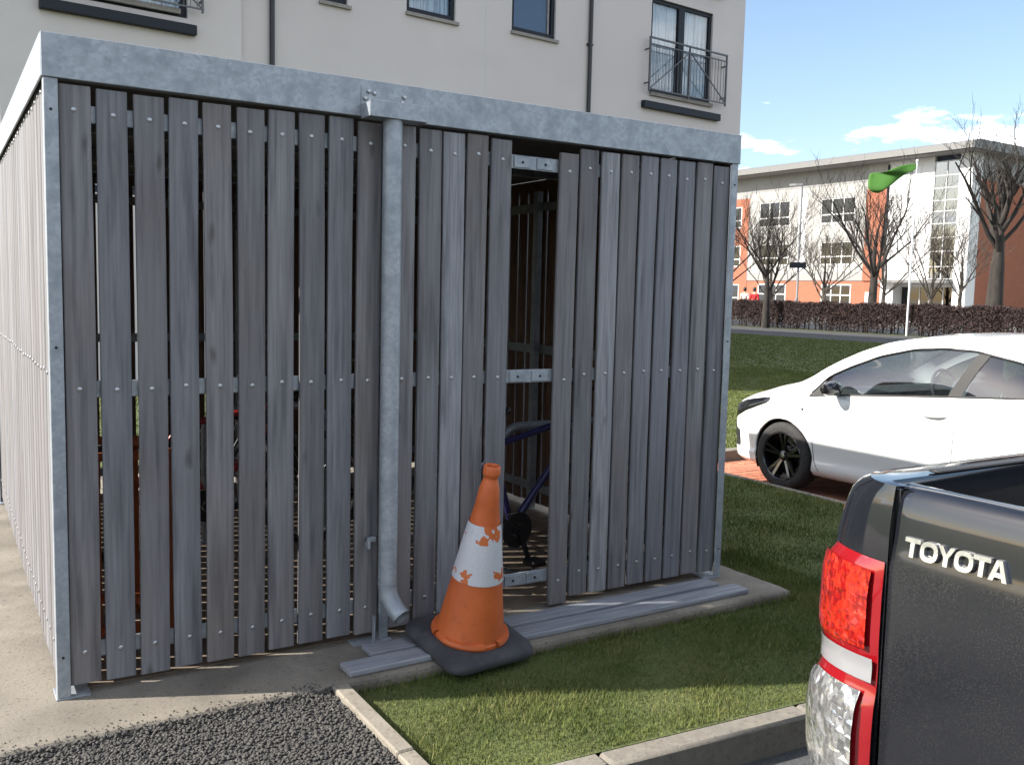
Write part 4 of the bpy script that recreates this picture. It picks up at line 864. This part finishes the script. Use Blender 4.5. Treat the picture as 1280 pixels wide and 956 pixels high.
def section(y):
    w, b_, zb = cW(y), cbelt(y), czb(y); h_ = b_ - zb
    key = [(w * .90, zb - .01), (w * .965, zb + .02), (w * .985, zb + .10), (w * .965, zb + .13), (w * .985, zb + h_ * .42), (w * 1.0, zb + h_ * .62), (w * .998, zb + h_ * .80), (w * .985, zb + h_ * .93), (w * .962, b_)]
    ts = np.cumsum([0] + [math.dist(key[i], key[i + 1]) for i in range(8)]); tt = np.linspace(0, ts[-1], 19)
    low = list(zip(np.interp(tt, ts, [k[0] for k in key]), np.interp(tt, ts, [k[1] for k in key])))
    x5, z5 = low[-1]; x6, z6 = min(cwx(y), x5 - .004), max(cwt(y), z5 + .004); x7, z7 = min(crx(y), x6 - .01), max(crz(y), z6 + .006); z9 = ccz(y)
    up = [(x5 + (x6 - x5) * t + .016 * math.sin(math.pi * t) * (z6 - z5) / .3, z5 + (z6 - z5) * t) for t in (.25, .5, .75, 1)]
    up += [(x6 + (x7 - x6) * .5 + .008, z6 + (z7 - z6) * .5 + .008), (x7, z7)]
    up += [(x7 * (1 - t), z7 + (z9 - z7) * math.sin(t * math.pi / 2)) for t in (.17, .34, .5, .67, .84, 1)]
    return low + up      # 19 + 4 + 2 + 6
NB = 18; NW = 22; NR = 24
ST = list(-np.concatenate([np.linspace(0, .3, 13), np.linspace(.34, 3.7, 96), np.linspace(3.72, 4.0, 12)]))
SEC = [section(y) for y in ST]
AX = (-.83, -3.34); AR = 0.345; AZ = 0.30
def side_x(y, z):
    s_ = section(y); zs2 = [p[1] for p in s_[:NW + 1]]; xs2 = [p[0] for p in s_[:NW + 1]]; return float(np.interp(z, zs2, xs2))
body = MB(); glassF = {-1: MB(), 1: MB()}; glassR = {-1: MB(), 1: MB()}; wsc = MB(); rsc = MB()
for sg in (-1, 1):
    P = [[[sg * x, y, z] for x, z in s_] for y, s_ in zip(ST, SEC)]
    orig = [[(y, z) for x, z in s_] for y, s_ in zip(ST, SEC)]
    for i in range(len(P)):
        for j in range(NB):
            for ax in AX:
                dy, dz = P[i][j][1] - ax, P[i][j][2] - AZ; d = math.hypot(dy, dz)
                if d < AR and d > 0.001: P[i][j][1] = ax + dy * AR / d; P[i][j][2] = AZ + dz * AR / d
    def kind(i, j):
        ym = (ST[i] + ST[i + 1]) / 2
        for ax in AX:
            c4 = [orig[a][b_] for a in (i, i + 1) for b_ in (j, j + 1)]
            if all(math.hypot(p[0] - ax, p[1] - AZ) < AR + .002 for p in c4) and j < NB: return 'cut'
        if NB <= j < NW and -3.36 < ym < -1.10: return 'side'
        if j >= NR and -1.70 < ym < -0.94: return 'wind'
        if j >= NR and -3.86 < ym < -3.47: return 'rear'
        return 'body'
    for i in range(len(P) - 1):
        for j in range(len(P[0]) - 1):
            k = kind(i, j)
            if k == 'cut': continue
            q = [P[i][j], P[i][j + 1], P[i + 1][j + 1], P[i + 1][j]]
            if sg > 0: q = q[::-1]
            ym = (ST[i] + ST[i + 1]) / 2
            (body if k == 'body' else wsc if k == 'wind' else rsc if k == 'rear' else glassF[sg] if ym > -2.5 else glassR[sg]).add(q, [(0, 1, 2, 3)])
    if sg < 0: front = [tuple(p) for p in P[0]]; back = [tuple(p) for p in P[-1]]
    else:
        body.add(front + [tuple(p) for p in P[0]][::-1], [tuple(range(2 * len(front)))]); body.add(back + [tuple(p) for p in P[-1]][::-1], [tuple(range(2 * len(back)))])
def weld(mb, name, m_, parent, sm):
    me = mb.mesh(name, m_, None, False); bm = bmesh.new(); bm.from_mesh(me); bmesh.ops.remove_doubles(bm, verts=bm.verts, dist=0.0006); bmesh.ops.recalc_face_normals(bm, faces=bm.faces); bm.to_mesh(me); bm.free()
    me.polygons.foreach_set('use_smooth', [True] * len(me.polygons)); me.set_sharp_from_angle(angle=R(sm)); return link(name, me, parent)
weld(body, 'body', 'car_white', car, 32)
for sg in (-1, 1): weld(glassF[sg], 'side_window', 'car_glass', car, 60); weld(glassR[sg], 'quarter_window', 'car_glass', car, 60)
weld(wsc, 'windscreen', 'car_glass', car, 60); weld(rsc, 'rear_window', 'car_glass', car, 60)
def surf(y, tz, off, sg):   # point at height fraction between belt (0) and window top (1) , offset outward
    s_ = section(y); a = s_[NB + int(min(tz, .999) * 4)]; b_ = s_[NB + int(min(tz, .999) * 4) + 1]; t = min(tz, .999) * 4 % 1
    return (sg * (a[0] + (b_[0] - a[0]) * t + off), y, a[1] + (b_[1] - a[1]) * t + off * .25)
for sg in (-1, 1):
    P = [[surf(-2.385 - .145 * t - k * (.105 - .02 * t), t, .005, sg) for k in (0, .5, 1)] for t in np.linspace(0.0, 1, 7)]
    MB().grid(P).build('door_pillar', 'pillar_grey', car, 60)
    P = [[surf(y, t, .004, sg) for t in (0, .35, .7, 1)] for y in np.linspace(-1.10, -1.235, 7)]
    MB().grid(P).build('mirror_sail', 'pillar_grey', car, 60)
    pts = [surf(y, 1.0, .003, sg) for y in np.linspace(-1.1, -3.34, 46)]; MB().tube(pts, .009, 6).build('window_trim', 'black_plastic', car, 60)
    pts = [surf(y, 0.0, .003, sg) for y in np.linspace(-1.1, -3.34, 40)]; MB().tube(pts, .007, 6).build('window_trim', 'pillar_grey', car, 60)
    # wheel arch lips and liners
    for ax in AX:
        pts = []
        for a in np.linspace(-12, 192, 40):
            y, z = ax + AR * math.cos(R(a)), AZ + AR * math.sin(R(a)); pts.append((sg * (side_x(y, z) - .004), y, z))
        MB().tube(pts, .010, 6).build('arch_lip', 'car_white', car, 60)
        P = [[(sg * x, ax + AR * 1.005 * math.cos(R(a)), AZ + AR * 1.005 * math.sin(R(a))) for x in (.80, .60)] for a in np.linspace(-25, 205, 30)]
        lm = MB().grid(P); c0 = [(sg * .60, ax + AR * math.cos(R(a)), AZ + AR * math.sin(R(a))) for a in np.linspace(-25, 205, 30)]; lm.add(c0, [tuple(range(30))]); lm.build('arch_liner', 'black_plastic', car)
        w = bpy.data.objects.new('wheel', None); 
        wh = MB().lathe([(.205, -.09), (.245, -.10), (.285, -.095), (.302, -.07), (.304, 0), (.302, .07), (.285, .095), (.245, .10), (.205, .09)], 48, axis='x', cap=False).build('wheel', 'rubber', car, 50, loc=(sg * .745, ax, .304))
        rim = MB().lathe([(.214, -.085), (.222, .088), (.214, .097), (.205, .088), (.198, .02), (.19, -.04), (.05, -.045)], 40, axis='x', cap=False)
        for k in range(5):
            for dd in (-9, 9):
                a = R(72 * k + 90 + dd); a2 = R(72 * k + 90 + dd * 0.6)
                rim.bar((.055, .045 * math.cos(a2), .045 * math.sin(a2)), (.078, .207 * math.cos(a), .207 * math.sin(a)), .026, .02, up=(1, 0, 0))
        rim.lathe([(.001, .075), (.03, .074), (.055, .06), (.06, .03), (.05, -.04)], 20, axis='x', cap=False)
        ro = rim.build('rim', 'black_gloss', wh, 35); ro.scale = (sg, 1, 1)
        MB().lathe([(.001, .0775), (.016, .077), (.018, .074)], 14, axis='x').build('hub_badge', 'chrome', wh, 40).scale = (sg, 1, 1)
        MB().lathe([(.13, -.06), (.13, -.045), (.05, -.045)], 24, axis='x').build('brake_disc', 'steel', wh).scale = (sg, 1, 1)
    # mirrors
    mm = MB().lathe([(.001, -.11), (.05, -.105), (.075, -.06), (.085, 0), (.075, .055), (.05, .085), (.001, .09)], 18, axis='x')
    o = mm.build('door_mirror', 'black_gloss', car, 50, loc=(sg * .93, -1.42, .965)); o.scale = (1, .75, .78)
    MB().bar((sg * .84, -1.40, .915), (sg * .93, -1.42, .93), .06, .03).build('mirror_arm', 'black_plastic', car)
    # headlights and fog grilles, laid on the body surface
    P = []
    for y in np.linspace(-.10, -.66, 16):
        t = (-.10 - y) / .56; s_ = section(y); jb = 12.8 + 4.0 * t ** .9; jt = 18.6 + .6 * t
        row = []
        for f_ in np.linspace(0, 1, 7):
            j = jb + (jt - jb) * f_ * (1 - .1 * t); i0 = int(j); q = j - i0; a, b_ = s_[i0], s_[i0 + 1]; e_ = .006 if 0 < f_ < 1 and 0 < t < 1 else -.002
            row.append((sg * (a[0] + (b_[0] - a[0]) * q + e_), y + (.004 if e_ > 0 else 0), a[1] + (b_[1] - a[1]) * q + e_ * .6))
        P.append(row)
    hl_ = MB().grid(P).build('headlight', 'black_gloss', car, 60)
    P = [[(sg * (side_x(y, z) + .006), y + .003, z) for z in np.linspace(.655 + (-.22 - y) * .36, .675 + (-.22 - y) * .38, 3)] for y in np.linspace(-.24, -.48, 8)]
    MB().grid(P).build('reflector', 'chrome', hl_, 60)
    P = [[(sg * (side_x(y, z) + .004), y + .002, z) for z in np.linspace(.31, .50 - (-.10 - y) * .25, 5)] for y in np.linspace(-.08, -.25, 6)]
    MB().grid(P).build('fog_grille', 'black_plastic', car, 60)
    # door shut lines, handle, repeater
    for ys, zz in (((-1.17, -1.165, -1.18, -1.24), (.73, .5, .33, .235)), ((-2.46, -2.47, -2.45, -2.36), (.985, .75, .5, .27))):
        pts = []
        for t in np.linspace(0, 1, 24):
            z = np.interp(t, np.linspace(0, 1, 4), zz); y = np.interp(t, np.linspace(0, 1, 4), ys); pts.append((sg * (side_x(y, z) + .0005), y, z))
        MB().tube(pts, .0028, 5).build('door_seam', 'black_plastic', car)
    pts = [(sg * (side_x(y, .845) + .018 * math.sin(math.pi * t) + .004), y, .842 + .008 * t) for t, y in zip(np.linspace(0, 1, 9), np.linspace(-2.2, -2.40, 9))]
    MB().tube(pts, [.006, .011, .013, .013, .013, .013, .013, .011, .006], 8).build('door_handle', 'car_white', car, 60)
    MB().lathe([(.012, 0), (.012, .006), (.006, .008)], 10, axis='x', o=(0, 0, 0)).build('side_repeater', 'pillar_grey', car, 40, loc=(sg * (side_x(-1.05, .75)), -1.05, .75)).scale = (sg, 1, 1)
    P = [[(sg * (side_x(y, z) + .004), y, z) for z in np.linspace(.72, 1.02, 5)] for y in np.linspace(-3.72, -3.88, 5)]
    MB().grid(P).build('tail_light', 'lens_rim', car, 60)
MB().box(-.66, .66, -3.75, -.22, .20, .24).box(-.6, .6, -.5, -1.0, .24, .7).box(-.6, .6, -3.7, -3.1, .24, .65).build('underbody', 'black_plastic', car)
MB().box(-.72, .72, -3.2, -1.2, .25, .30).build('cabin_floor', 'cabin', car)
MB().prism([(-1.02, .62), (-1.02, .92), (-1.3, .955), (-1.48, .92), (-1.5, .62)], lambda a, b_, d: (d, a, b_), -.70, .70).build('dashboard', 'cabin', car)
for x in (-.36, .36):
    s_ = MB().cbox(x - .25, x + .25, -2.18, -1.68, .36, .56, .05).build('seat', 'seat_cloth', car, 50)
    MB().prism([(-2.08, .5), (-2.18, .5), (-2.42, 1.10), (-2.36, 1.13), (-2.28, 1.1)], lambda a, b_, d: (d, a, b_), x - .24, x + .24).build('seat_back', 'seat_cloth', s_)
    MB().cbox(x - .12, x + .12, -2.46, -2.36, 1.12, 1.29, .03).build('headrest', 'seat_cloth', s_, 50)
MB().cbox(-.62, .62, -3.0, -2.6, .4, .6, .05).prism([(-2.9, .55), (-3.05, .55), (-3.25, 1.1), (-3.15, 1.1)], lambda a, b_, d: (d, a, b_), -.62, .62).build('rear_seat', 'seat_cloth', car)
MB().tube([(.36 + .18 * math.cos(a), -1.58 + .05 * math.sin(a), .93 + .17 * math.sin(a)) for a in np.linspace(0, 6.283, 25)[:-1]], .014, 6, closed=True).build('steering_wheel', 'cabin', car, 60)
MB().cbox(-.07, .07, -1.62, -1.58, 1.27, 1.34, .01).build('interior_mirror', 'cabin', car)
MB().cbox(-.27, .27, .006, .012, .40, .50, .003).build('number_plate', 'white_plastic', car)
MB().cbox(-.42, .42, -.004, .006, .28, .385, .003).build('grille', 'black_plastic', car)

# ------------------------------------------------------------------ black pickup truck
trk = thing('pickup_truck', 'dusty black pickup truck with its closed tailgate towards the shed side', 'pickup truck', (1.3, -3.16, ZR))
SEAM = .662
def yo(z): return float(np.interp(z, [.50, .62, 1.0, 1.12, 1.20, 1.26, 1.295, 1.315, 1.328], [.865, .875, .882, .878, .868, .852, .838, .82, .79]))
def corner(q, z, off=0.0):
    a = q * math.pi / 2; cx_, cy_ = .135, yo(z) - SEAM
    x = cx_ * (1 - math.cos(a)); y = SEAM + cy_ * math.sin(a); nx, ny = -math.cos(a) * cy_, math.sin(a) * cx_; L_ = math.hypot(nx, ny)
    xt = .012 * max(0, (z - 1.2) / .13) ** 2
    return (x + xt + nx / L_ * off, y + ny / L_ * off, z)
ZZ = [.50, .58, .66, .74, .82, .90, .98, 1.06, 1.12, 1.16, 1.20, 1.23, 1.26, 1.28, 1.295, 1.307, 1.318, 1.326, 1.330]
for sg in (1, -1):
    def path(z):
        p = [corner(q, z) for q in np.linspace(0.0, 1, 13)] + [(x, yo(z), z) for x in (.3, .45, .6, .75, .9, 1.05, 1.2, 1.35, 1.5)]
        return [(a, sg * b_, c) for a, b_, c in p]
    P = [path(z) for z in ZZ]
    P.append([(x + .01, y - sg * .03, 1.333) for x, y, z in P[-1]]); P.append([(x + .03, sg * .70, 1.331) for x, y, z in P[-2]]); P.append([(x + .03, sg * .69, 1.31) for x, y, z in P[-3]]); P.append([(x + .03, sg * .69, .86) for x, y, z in P[-4]])
    bs = MB().grid(P).build('bed_side', 'truck_black', trk, 40)
    MB().cbox(.2, 1.5, sg * .71 - .02, sg * .70 + .02, 1.3335, 1.340, .003).build('rail_cap', 'black_plastic', bs, 40)
# tailgate
pr = [(.004, .60), (-.006, .64), (-.010, .9), (-.010, 1.165), (-.004, 1.195), (.0, 1.22), (.004, 1.27), (.010, 1.305), (.018, 1.322), (.03, 1.332), (.046, 1.334), (.058, 1.328), (.060, 1.30), (.060, .62)]
P = []
for t in np.concatenate([[-1, -.99, -.98], np.linspace(-.95, .95, 20), [.98, .99, 1]]):
    e_ = .006 * max(0, abs(t) - .97) / .03; bow = .006 * t * t
    P.append([(x + e_ + bow, t * (SEAM - .004), z) for x, z in pr])
tg = MB().grid(P)
for e_ in (0, -1): tg.add(P[e_], [tuple(range(len(pr)))])
tg = tg.build('tailgate', 'truck_black', trk, 40)
MB().cbox(-.02, .02, -.11, .11, 1.02, 1.10, .008).build('tailgate_handle', 'chrome', tg, 40)
for sg in (1, -1): MB().box(.020, .03, min(sg * (SEAM - .006), sg * (SEAM + .006)), max(sg * (SEAM - .006), sg * (SEAM + .006)), .62, 1.322).build('shut_gap', 'black_plastic', trk)
# lettering, each glyph a chromed relief (plan coordinates: a across, b up, unit height)
def ring(w, h_, n=20, p=2.6):
    o = []
    for k in range(n):
        a = 2 * math.pi * k / n; c, s_ = math.cos(a), math.sin(a)
        o.append((w / 2 + w / 2 * abs(c) ** (2 / p) * (1 if c > 0 else -1), .5 + h_ / 2 * abs(s_) ** (2 / p) * (1 if s_ > 0 else -1)))
    return o
st_ = .25
GT = ('poly', [(0, 1), (1.0, 1), (1.0, .77), (.5 + st_ / 2 + .01, .77), (.5 + st_ / 2 + .01, 0), (.5 - st_ / 2 - .01, 0), (.5 - st_ / 2 - .01, .77), (0, .77)])
GY = ('poly', [(0, 1), (.29, 1), (.52, .62), (.75, 1), (1.04, 1), (.655, .42), (.655, 0), (.385, 0), (.385, .42)])
GA = ('polys', [[(.37, 1), (.69, 1), (1.06, 0), (.79, 0), (.73, .18), (.33, .18), (.27, 0), (0, 0)], [(.53, .80), (.41, .40), (.65, .40)]])
GO = ('ring', ring(1.12, 1.04), [(x + .245, y) for x, y in ring(.63, .56)])
XC = [0, 1.02, 2.13, 3.16, 4.26, 5.2]; HL = .038; tot = 6.26
zoff = .0095
def glyph(g, x0):
    def fn(a, b_, d):
        y = .622 - (x0 + a) / tot * .214; z = 1.1985 + b_ * HL; xs = np.interp(z, [p[1] for p in pr[2:8]], [p[0] for p in pr[2:8]]) + .006 * (y / SEAM) ** 2
        return (float(xs) + d, y, z + (x0 + a) / tot * .002)
    mb = MB()
    if g[0] == 'poly': mb.prism(g[1], fn, .003, -zoff)
    else:
        o_, i_ = (g[1], g[2]) if g[0] == 'ring' else (g[1][0], g[1][1])
        if g[0] == 'ring':
            n_ = len(o_)
            for d0, d1 in (((o_, -zoff), (i_, -zoff)), ((o_, .003), (o_, -zoff)), ((i_, .003), (i_, -zoff))):
                A_ = [fn(a, b_, d0[1]) for a, b_ in d0[0]]; B_ = [fn(a, b_, d1[1]) for a, b_ in d1[0]]; mb.add(A_ + B_, [(k, (k + 1) % n_, n_ + (k + 1) % n_, n_ + k) for k in range(n_)])
        else:   # A with a counter: split into strips
            mb.prism([(.37, 1), (.69, 1), (.53, .80)], fn, .003, -zoff); mb.prism([(.37, 1), (.53, .80), (.41, .40), (.33, .18), (.27, 0), (0, 0)], fn, .003, -zoff)
            mb.prism([(.69, 1), (1.06, 0), (.79, 0), (.73, .18), (.65, .40), (.53, .80)], fn, .003, -zoff); mb.prism([(.41, .40), (.65, .40), (.73, .18), (.33, .18)], fn, .003, -zoff)
    mb.build('letter', 'badge_silver', tg)
for g, x0 in zip((GT, GO, GY, GO, GT, GA), XC): glyph(g, x0)
# tail lamps
def lampset(sg):
    def pat(q0, q1, zlist, off, nq=9, edge=.35):
        P = []
        nz_ = len(zlist)
        for i, z in enumerate(zlist):
            a, b_ = q0(z), q1(z); row = []
            for k in range(nq):
                t = k / (nq - 1); ei = min(t, 1 - t) < 1e-6 or i in (0, nz_ - 1); q = a + (b_ - a) * t
                x, y, zz = corner(q, z - .018 * q * (1 if z < 1.0 else -.2), (off(z) if not ei else off(z) * edge)); row.append((x, sg * y, zz))
            P.append(row)
        return MB().grid(P)
    def dof(z): return float(np.interp(z, [.64, .70, .80, .86, .905, .95, 1.0, 1.1, 1.175], [.020, .034, .038, .032, .012, .010, .018, .018, .008]))
    def qo(z): return float(np.interp(z, [.64, .69, .74, .86, .905, .935, .99, 1.08, 1.13, 1.175], [.45, .82, .94, .95, .80, .78, .88, .90, .82, .52]))
    lz = list(np.linspace(.645, 1.172, 30))
    L0 = pat(lambda z: .012, qo, lz, dof).build('tail_lamp', 'lens_rim', trk, 50)
    pat(lambda z: .075, lambda z: qo(z) - .05 - .25 * max(0, (1.01 - z) / .025), list(np.linspace(.985, 1.150, 14)), lambda z: dof(z) + .005, edge=1.0).build('red_lens', 'lens_red', L0, 50)
    pat(lambda z: .03, lambda z: qo(z) + .02, list(np.linspace(.917, .968, 6)), lambda z: dof(z) + .004, edge=1.0).build('grey_strip', 'lens_grey', L0, 50)
    pat(lambda z: .085, lambda z: qo(z) - .04 - .22 * max(0, (z - .865) / .03), list(np.linspace(.675, .895, 16)), lambda z: dof(z) + .005, edge=1.0).build('clear_lens', 'lens_clear', L0, 50)
lampset(1); lampset(-1)
# bed, bumper, cab, wheels
MB().box(.06, 1.5, -.688, .688, .84, .86).box(1.46, 1.5, -.688, .688, .861, 1.33).build('bed_liner', 'black_plastic', trk)
MB().cbox(-.16, .10, -.80, .80, .38, .49, .02).cbox(-.155, .09, -.45, .45, .50, .53, .01).build('rear_bumper', 'chrome', trk, 40)
MB().cbox(-.012, -.004, -.26, .26, .52, .58, .003).build('number_plate', 'white_plastic', trk)
cab = MB().prism([(1.53, .45), (1.53, 1.12), (1.60, 1.66), (1.72, 1.74), (2.7, 1.76), (3.0, 1.70), (3.62, 1.22), (4.65, 1.12), (4.82, 1.0), (4.85, .5)], lambda a, b_, d: (a, d * (1 - .16 * max(0, b_ - 1.1) / .66), b_), -.87, .87).build('cab', 'truck_black', trk, 25)
for sg in (1, -1):
    def cy(z): return sg * (.874 * (1 - .16 * max(0, z - 1.1) / .66))
    for poly in ([(1.74, 1.20), (1.76, 1.62), (2.45, 1.65), (2.45, 1.20)], [(2.52, 1.20), (2.52, 1.65), (2.95, 1.62), (3.4, 1.22)]):
        MB().prism(poly, lambda a, b_, d: (a, cy(b_) + d * sg, b_), .0, .004).build('cab_window', 'black_gloss', cab)
    for x in (.78, 3.85):
        w = MB().lathe([(.21, -.12), (.33, -.125), (.375, -.09), (.38, 0), (.375, .09), (.33, .125), (.21, .12)], 36, axis='y', cap=False).build('wheel', 'rubber', trk, 50, loc=(x, sg * .76, .38))
        MB().lathe([(.215, .1), (.2, .06), (.06, .08), (.05, .1), (.001, .1)], 30, axis='y').build('rim', 'steel', w, 40).scale = (1, sg, 1)
MB().prism([(1.525, 1.25), (1.585, 1.62)], lambda a, b_, d: (a, d, b_), -.6, .6).build('rear_glass', 'black_gloss', cab)
MB().box(.1, 4.6, -.45, .45, .4, .52).build('chassis', 'black_plastic', trk)

# ------------------------------------------------------------------ inside the shed: bicycles, stands, orange frame
def bicycle(loc, rz, label, fm, saddle='bike_black', lean=0.06):
    t = thing('bicycle', label, 'bicycle', loc, rz, 'bicycles kept inside the shed'); t.rotation_euler = (lean, 0, rz)
    rw, fw_, bb, hd = Vector((-.43, 0, .34)), Vector((.62, 0, .34)), Vector((0, 0, .29)), Vector((.42, 0, .86)); ss = Vector((-.17, 0, .82))
    MB().tube([bb, hd - Vector((0, 0, .06))], .021, 10).tube([ss - Vector((0.0, 0, .08)), hd], .018, 10).tube([bb, ss], .017, 10).tube([rw + Vector((0, .05, 0)), bb], .010, 8).tube([rw - Vector((0, .05, 0)), bb], .010, 8).tube([rw + Vector((0, .05, 0)), ss - Vector((0, 0, .1))], .009, 8).tube([rw - Vector((0, .05, 0)), ss - Vector((0, 0, .1))], .009, 8).tube([hd + Vector((-.02, 0, .06)), hd + Vector((.045, 0, -.12))], .022, 10).build('frame', fm, t, 50)
    MB().tube([hd + Vector((.045, 0, -.12)), hd + Vector((.06, .05, -.17)), fw_ + Vector((0, .055, 0))], .014, 8).tube([hd + Vector((.045, 0, -.12)), hd + Vector((.06, -.05, -.17)), fw_ + Vector((0, -.055, 0))], .014, 8).build('fork', 'bike_black', t, 50)
    hb = MB().tube([hd + Vector((-.02, 0, .05)), hd + Vector((-.03, 0, .15)), hd + Vector((.03, 0, .17))], .014, 8).tube([hd + Vector((-.02, -.30, .19)), hd + Vector((.03, -.12, .17)), hd + Vector((.03, .12, .17)), hd + Vector((-.02, .30, .19))], .012, 8).build('handlebar', 'bike_black', t, 50)
    for s_ in (-1, 1):
        MB().tube([hd + Vector((-.02, s_ * .30, .19)), hd + Vector((-.0, s_ * .19, .182))], .018, 8).build('grip', 'bike_black', hb)
        MB().tube([hd + Vector((.03, s_ * .14, .165)), hd + Vector((.06, s_ * .24, .15)), hd + Vector((.04, s_ * .28, .155))], .006, 6).build('brake_lever', 'steel', hb)
    MB().tube([ss, ss + Vector((-.03, 0, .12))], .014, 8).build('seatpost', 'steel', t, 50)
    MB().grid([[(-.33 + .27 * u, w_ * (.075 * (1 - u) ** .7 + .018), .955 - .02 * abs(w_) ** 2 - .03 * math.sin(u * 3)) for w_ in (-1, -.6, 0, .6, 1)] for u in np.linspace(0, 1, 9)]).build('saddle', saddle, t, 60).modifiers.new('s', 'SOLIDIFY').thickness = .035
    for c in (rw, fw_):
        w = MB().tube([(c.x + .325 * math.cos(a), 0, c.z + .325 * math.sin(a)) for a in np.linspace(0, 6.283, 45)[:-1]], .025, 8, closed=True).build('wheel', 'rubber', t, 60)
        MB().tube([(c.x + .295 * math.cos(a), 0, c.z + .295 * math.sin(a)) for a in np.linspace(0, 6.283, 45)[:-1]], .011, 6, closed=True).build('rim', 'steel', w, 60)
        sp_ = MB()
        for k in range(28):
            a = 6.283 * k / 28; sp_.tube([(c.x + .02 * math.cos(a + 1.2), .025 * (-1) ** k, c.z + .02 * math.sin(a + 1.2)), (c.x + .29 * math.cos(a), 0, c.z + .29 * math.sin(a))], .0016, 3, cap=False)
        sp_.tube([(c.x, -.05, c.z), (c.x, .05, c.z)], .018, 10); sp_.build('spokes', 'steel', w)
    ck = MB().lathe([(.035, -.062), (.095, -.062), (.098, -.058), (.095, -.054), (.035, -.054)], 32, axis='y', o=tuple(bb), cap=False).lathe([(.03, -.07), (.03, .07)], 12, axis='y', o=tuple(bb))
    ck = ck.bar(bb + Vector((0, -.075, 0)), bb + Vector((.06, -.09, -.155)), .016, .024, up=(1, 0, .4)).bar(bb + Vector((0, .075, 0)), bb + Vector((-.06, .09, .155)), .016, .024, up=(1, 0, .4)).build('crankset', 'bike_black', t)
    MB().cbox(.015, .105, -.19, -.095, .115, .145, .006).build('pedal', 'bike_black', t); MB().cbox(-.105, -.015, .095, .19, .43, .46, .006).build('pedal', 'bike_black', t)
    MB().tube([bb + Vector((0, -.058, .095)), rw + Vector((0, -.055, .04))], .004, 4).tube([bb + Vector((0, -.058, -.095)), rw + Vector((0.02, -.055, -.09))], .004, 4).tube([rw + Vector((0, -.055, -.04)), rw + Vector((.02, -.055, -.12))], .012, 6).build('chain', 'steel', t)
    return t
bicycle((2.24, 0.50, 0), R(6), 'dark purple bicycle seen through the gap of the missing boards', 'bike_purple')
bicycle((1.75, 2.75, 0), R(4), 'black bicycle with a white saddle at the back of the shed', 'bike_black', 'white_plastic')
bicycle((0.95, 1.75, 0), R(-3), 'dark red bicycle standing in the middle of the shed', 'bike_red')
def hoop(x0, x1, y, label):
    h_ = .80; r_ = .12; pts = [(x0, y, 0), (x0, y, h_ - r_)] + [(x0 + r_ - r_ * math.cos(a), y, h_ - r_ + r_ * math.sin(a)) for a in np.linspace(0, 1.5708, 7)[1:]] + [(x1 - r_ + r_ * math.sin(a), y, h_ - r_ + r_ * math.cos(a)) for a in np.linspace(0, 1.5708, 7)] + [(x1, y, 0)]
    t = thing('cycle_stand', label, 'cycle stand', (0, 0, 0), 0, 'cycle stands inside the shed')
    MB().tube(pts, .025, 12).build('hoop', 'galv', t, 50)
    for x in (x0, x1): MB().cbox(x - .06, x + .06, y - .06, y + .06, 0.0005, .008, .002).build('base_plate', 'galv', t)
hoop(2.27, 3.02, 0.66, 'galvanised steel hoop stand beside the purple bicycle')
hoop(1.0, 1.75, 1.95, 'galvanised steel hoop stand behind the red bicycle')
hoop(1.5, 2.25, 3.0, 'galvanised steel hoop stand behind the black bicycle')
of = thing('metal_frame', 'orange painted metal frame standing just inside the shed boards', 'frame', (0.40, 0.62, 0))
for x, y in ((-.2, -.16), (.09, -.2), (.02, .26), (-.26, .28)): MB().cbox(x - .018, x + .018, y - .018, y + .018, 0, .80, .003).build('leg', 'rust_orange', of)
for z in (.06, .80):
    for a, b_ in (((-.2, -.16), (.09, -.2)), ((.09, -.2), (.02, .26)), ((.02, .26), (-.26, .28)), ((-.26, .28), (-.2, -.16))):
        MB().bar((a[0], a[1], z + .0185), (b_[0], b_[1], z + .0185), .035, .035).build('crossbar', 'rust_orange', of)
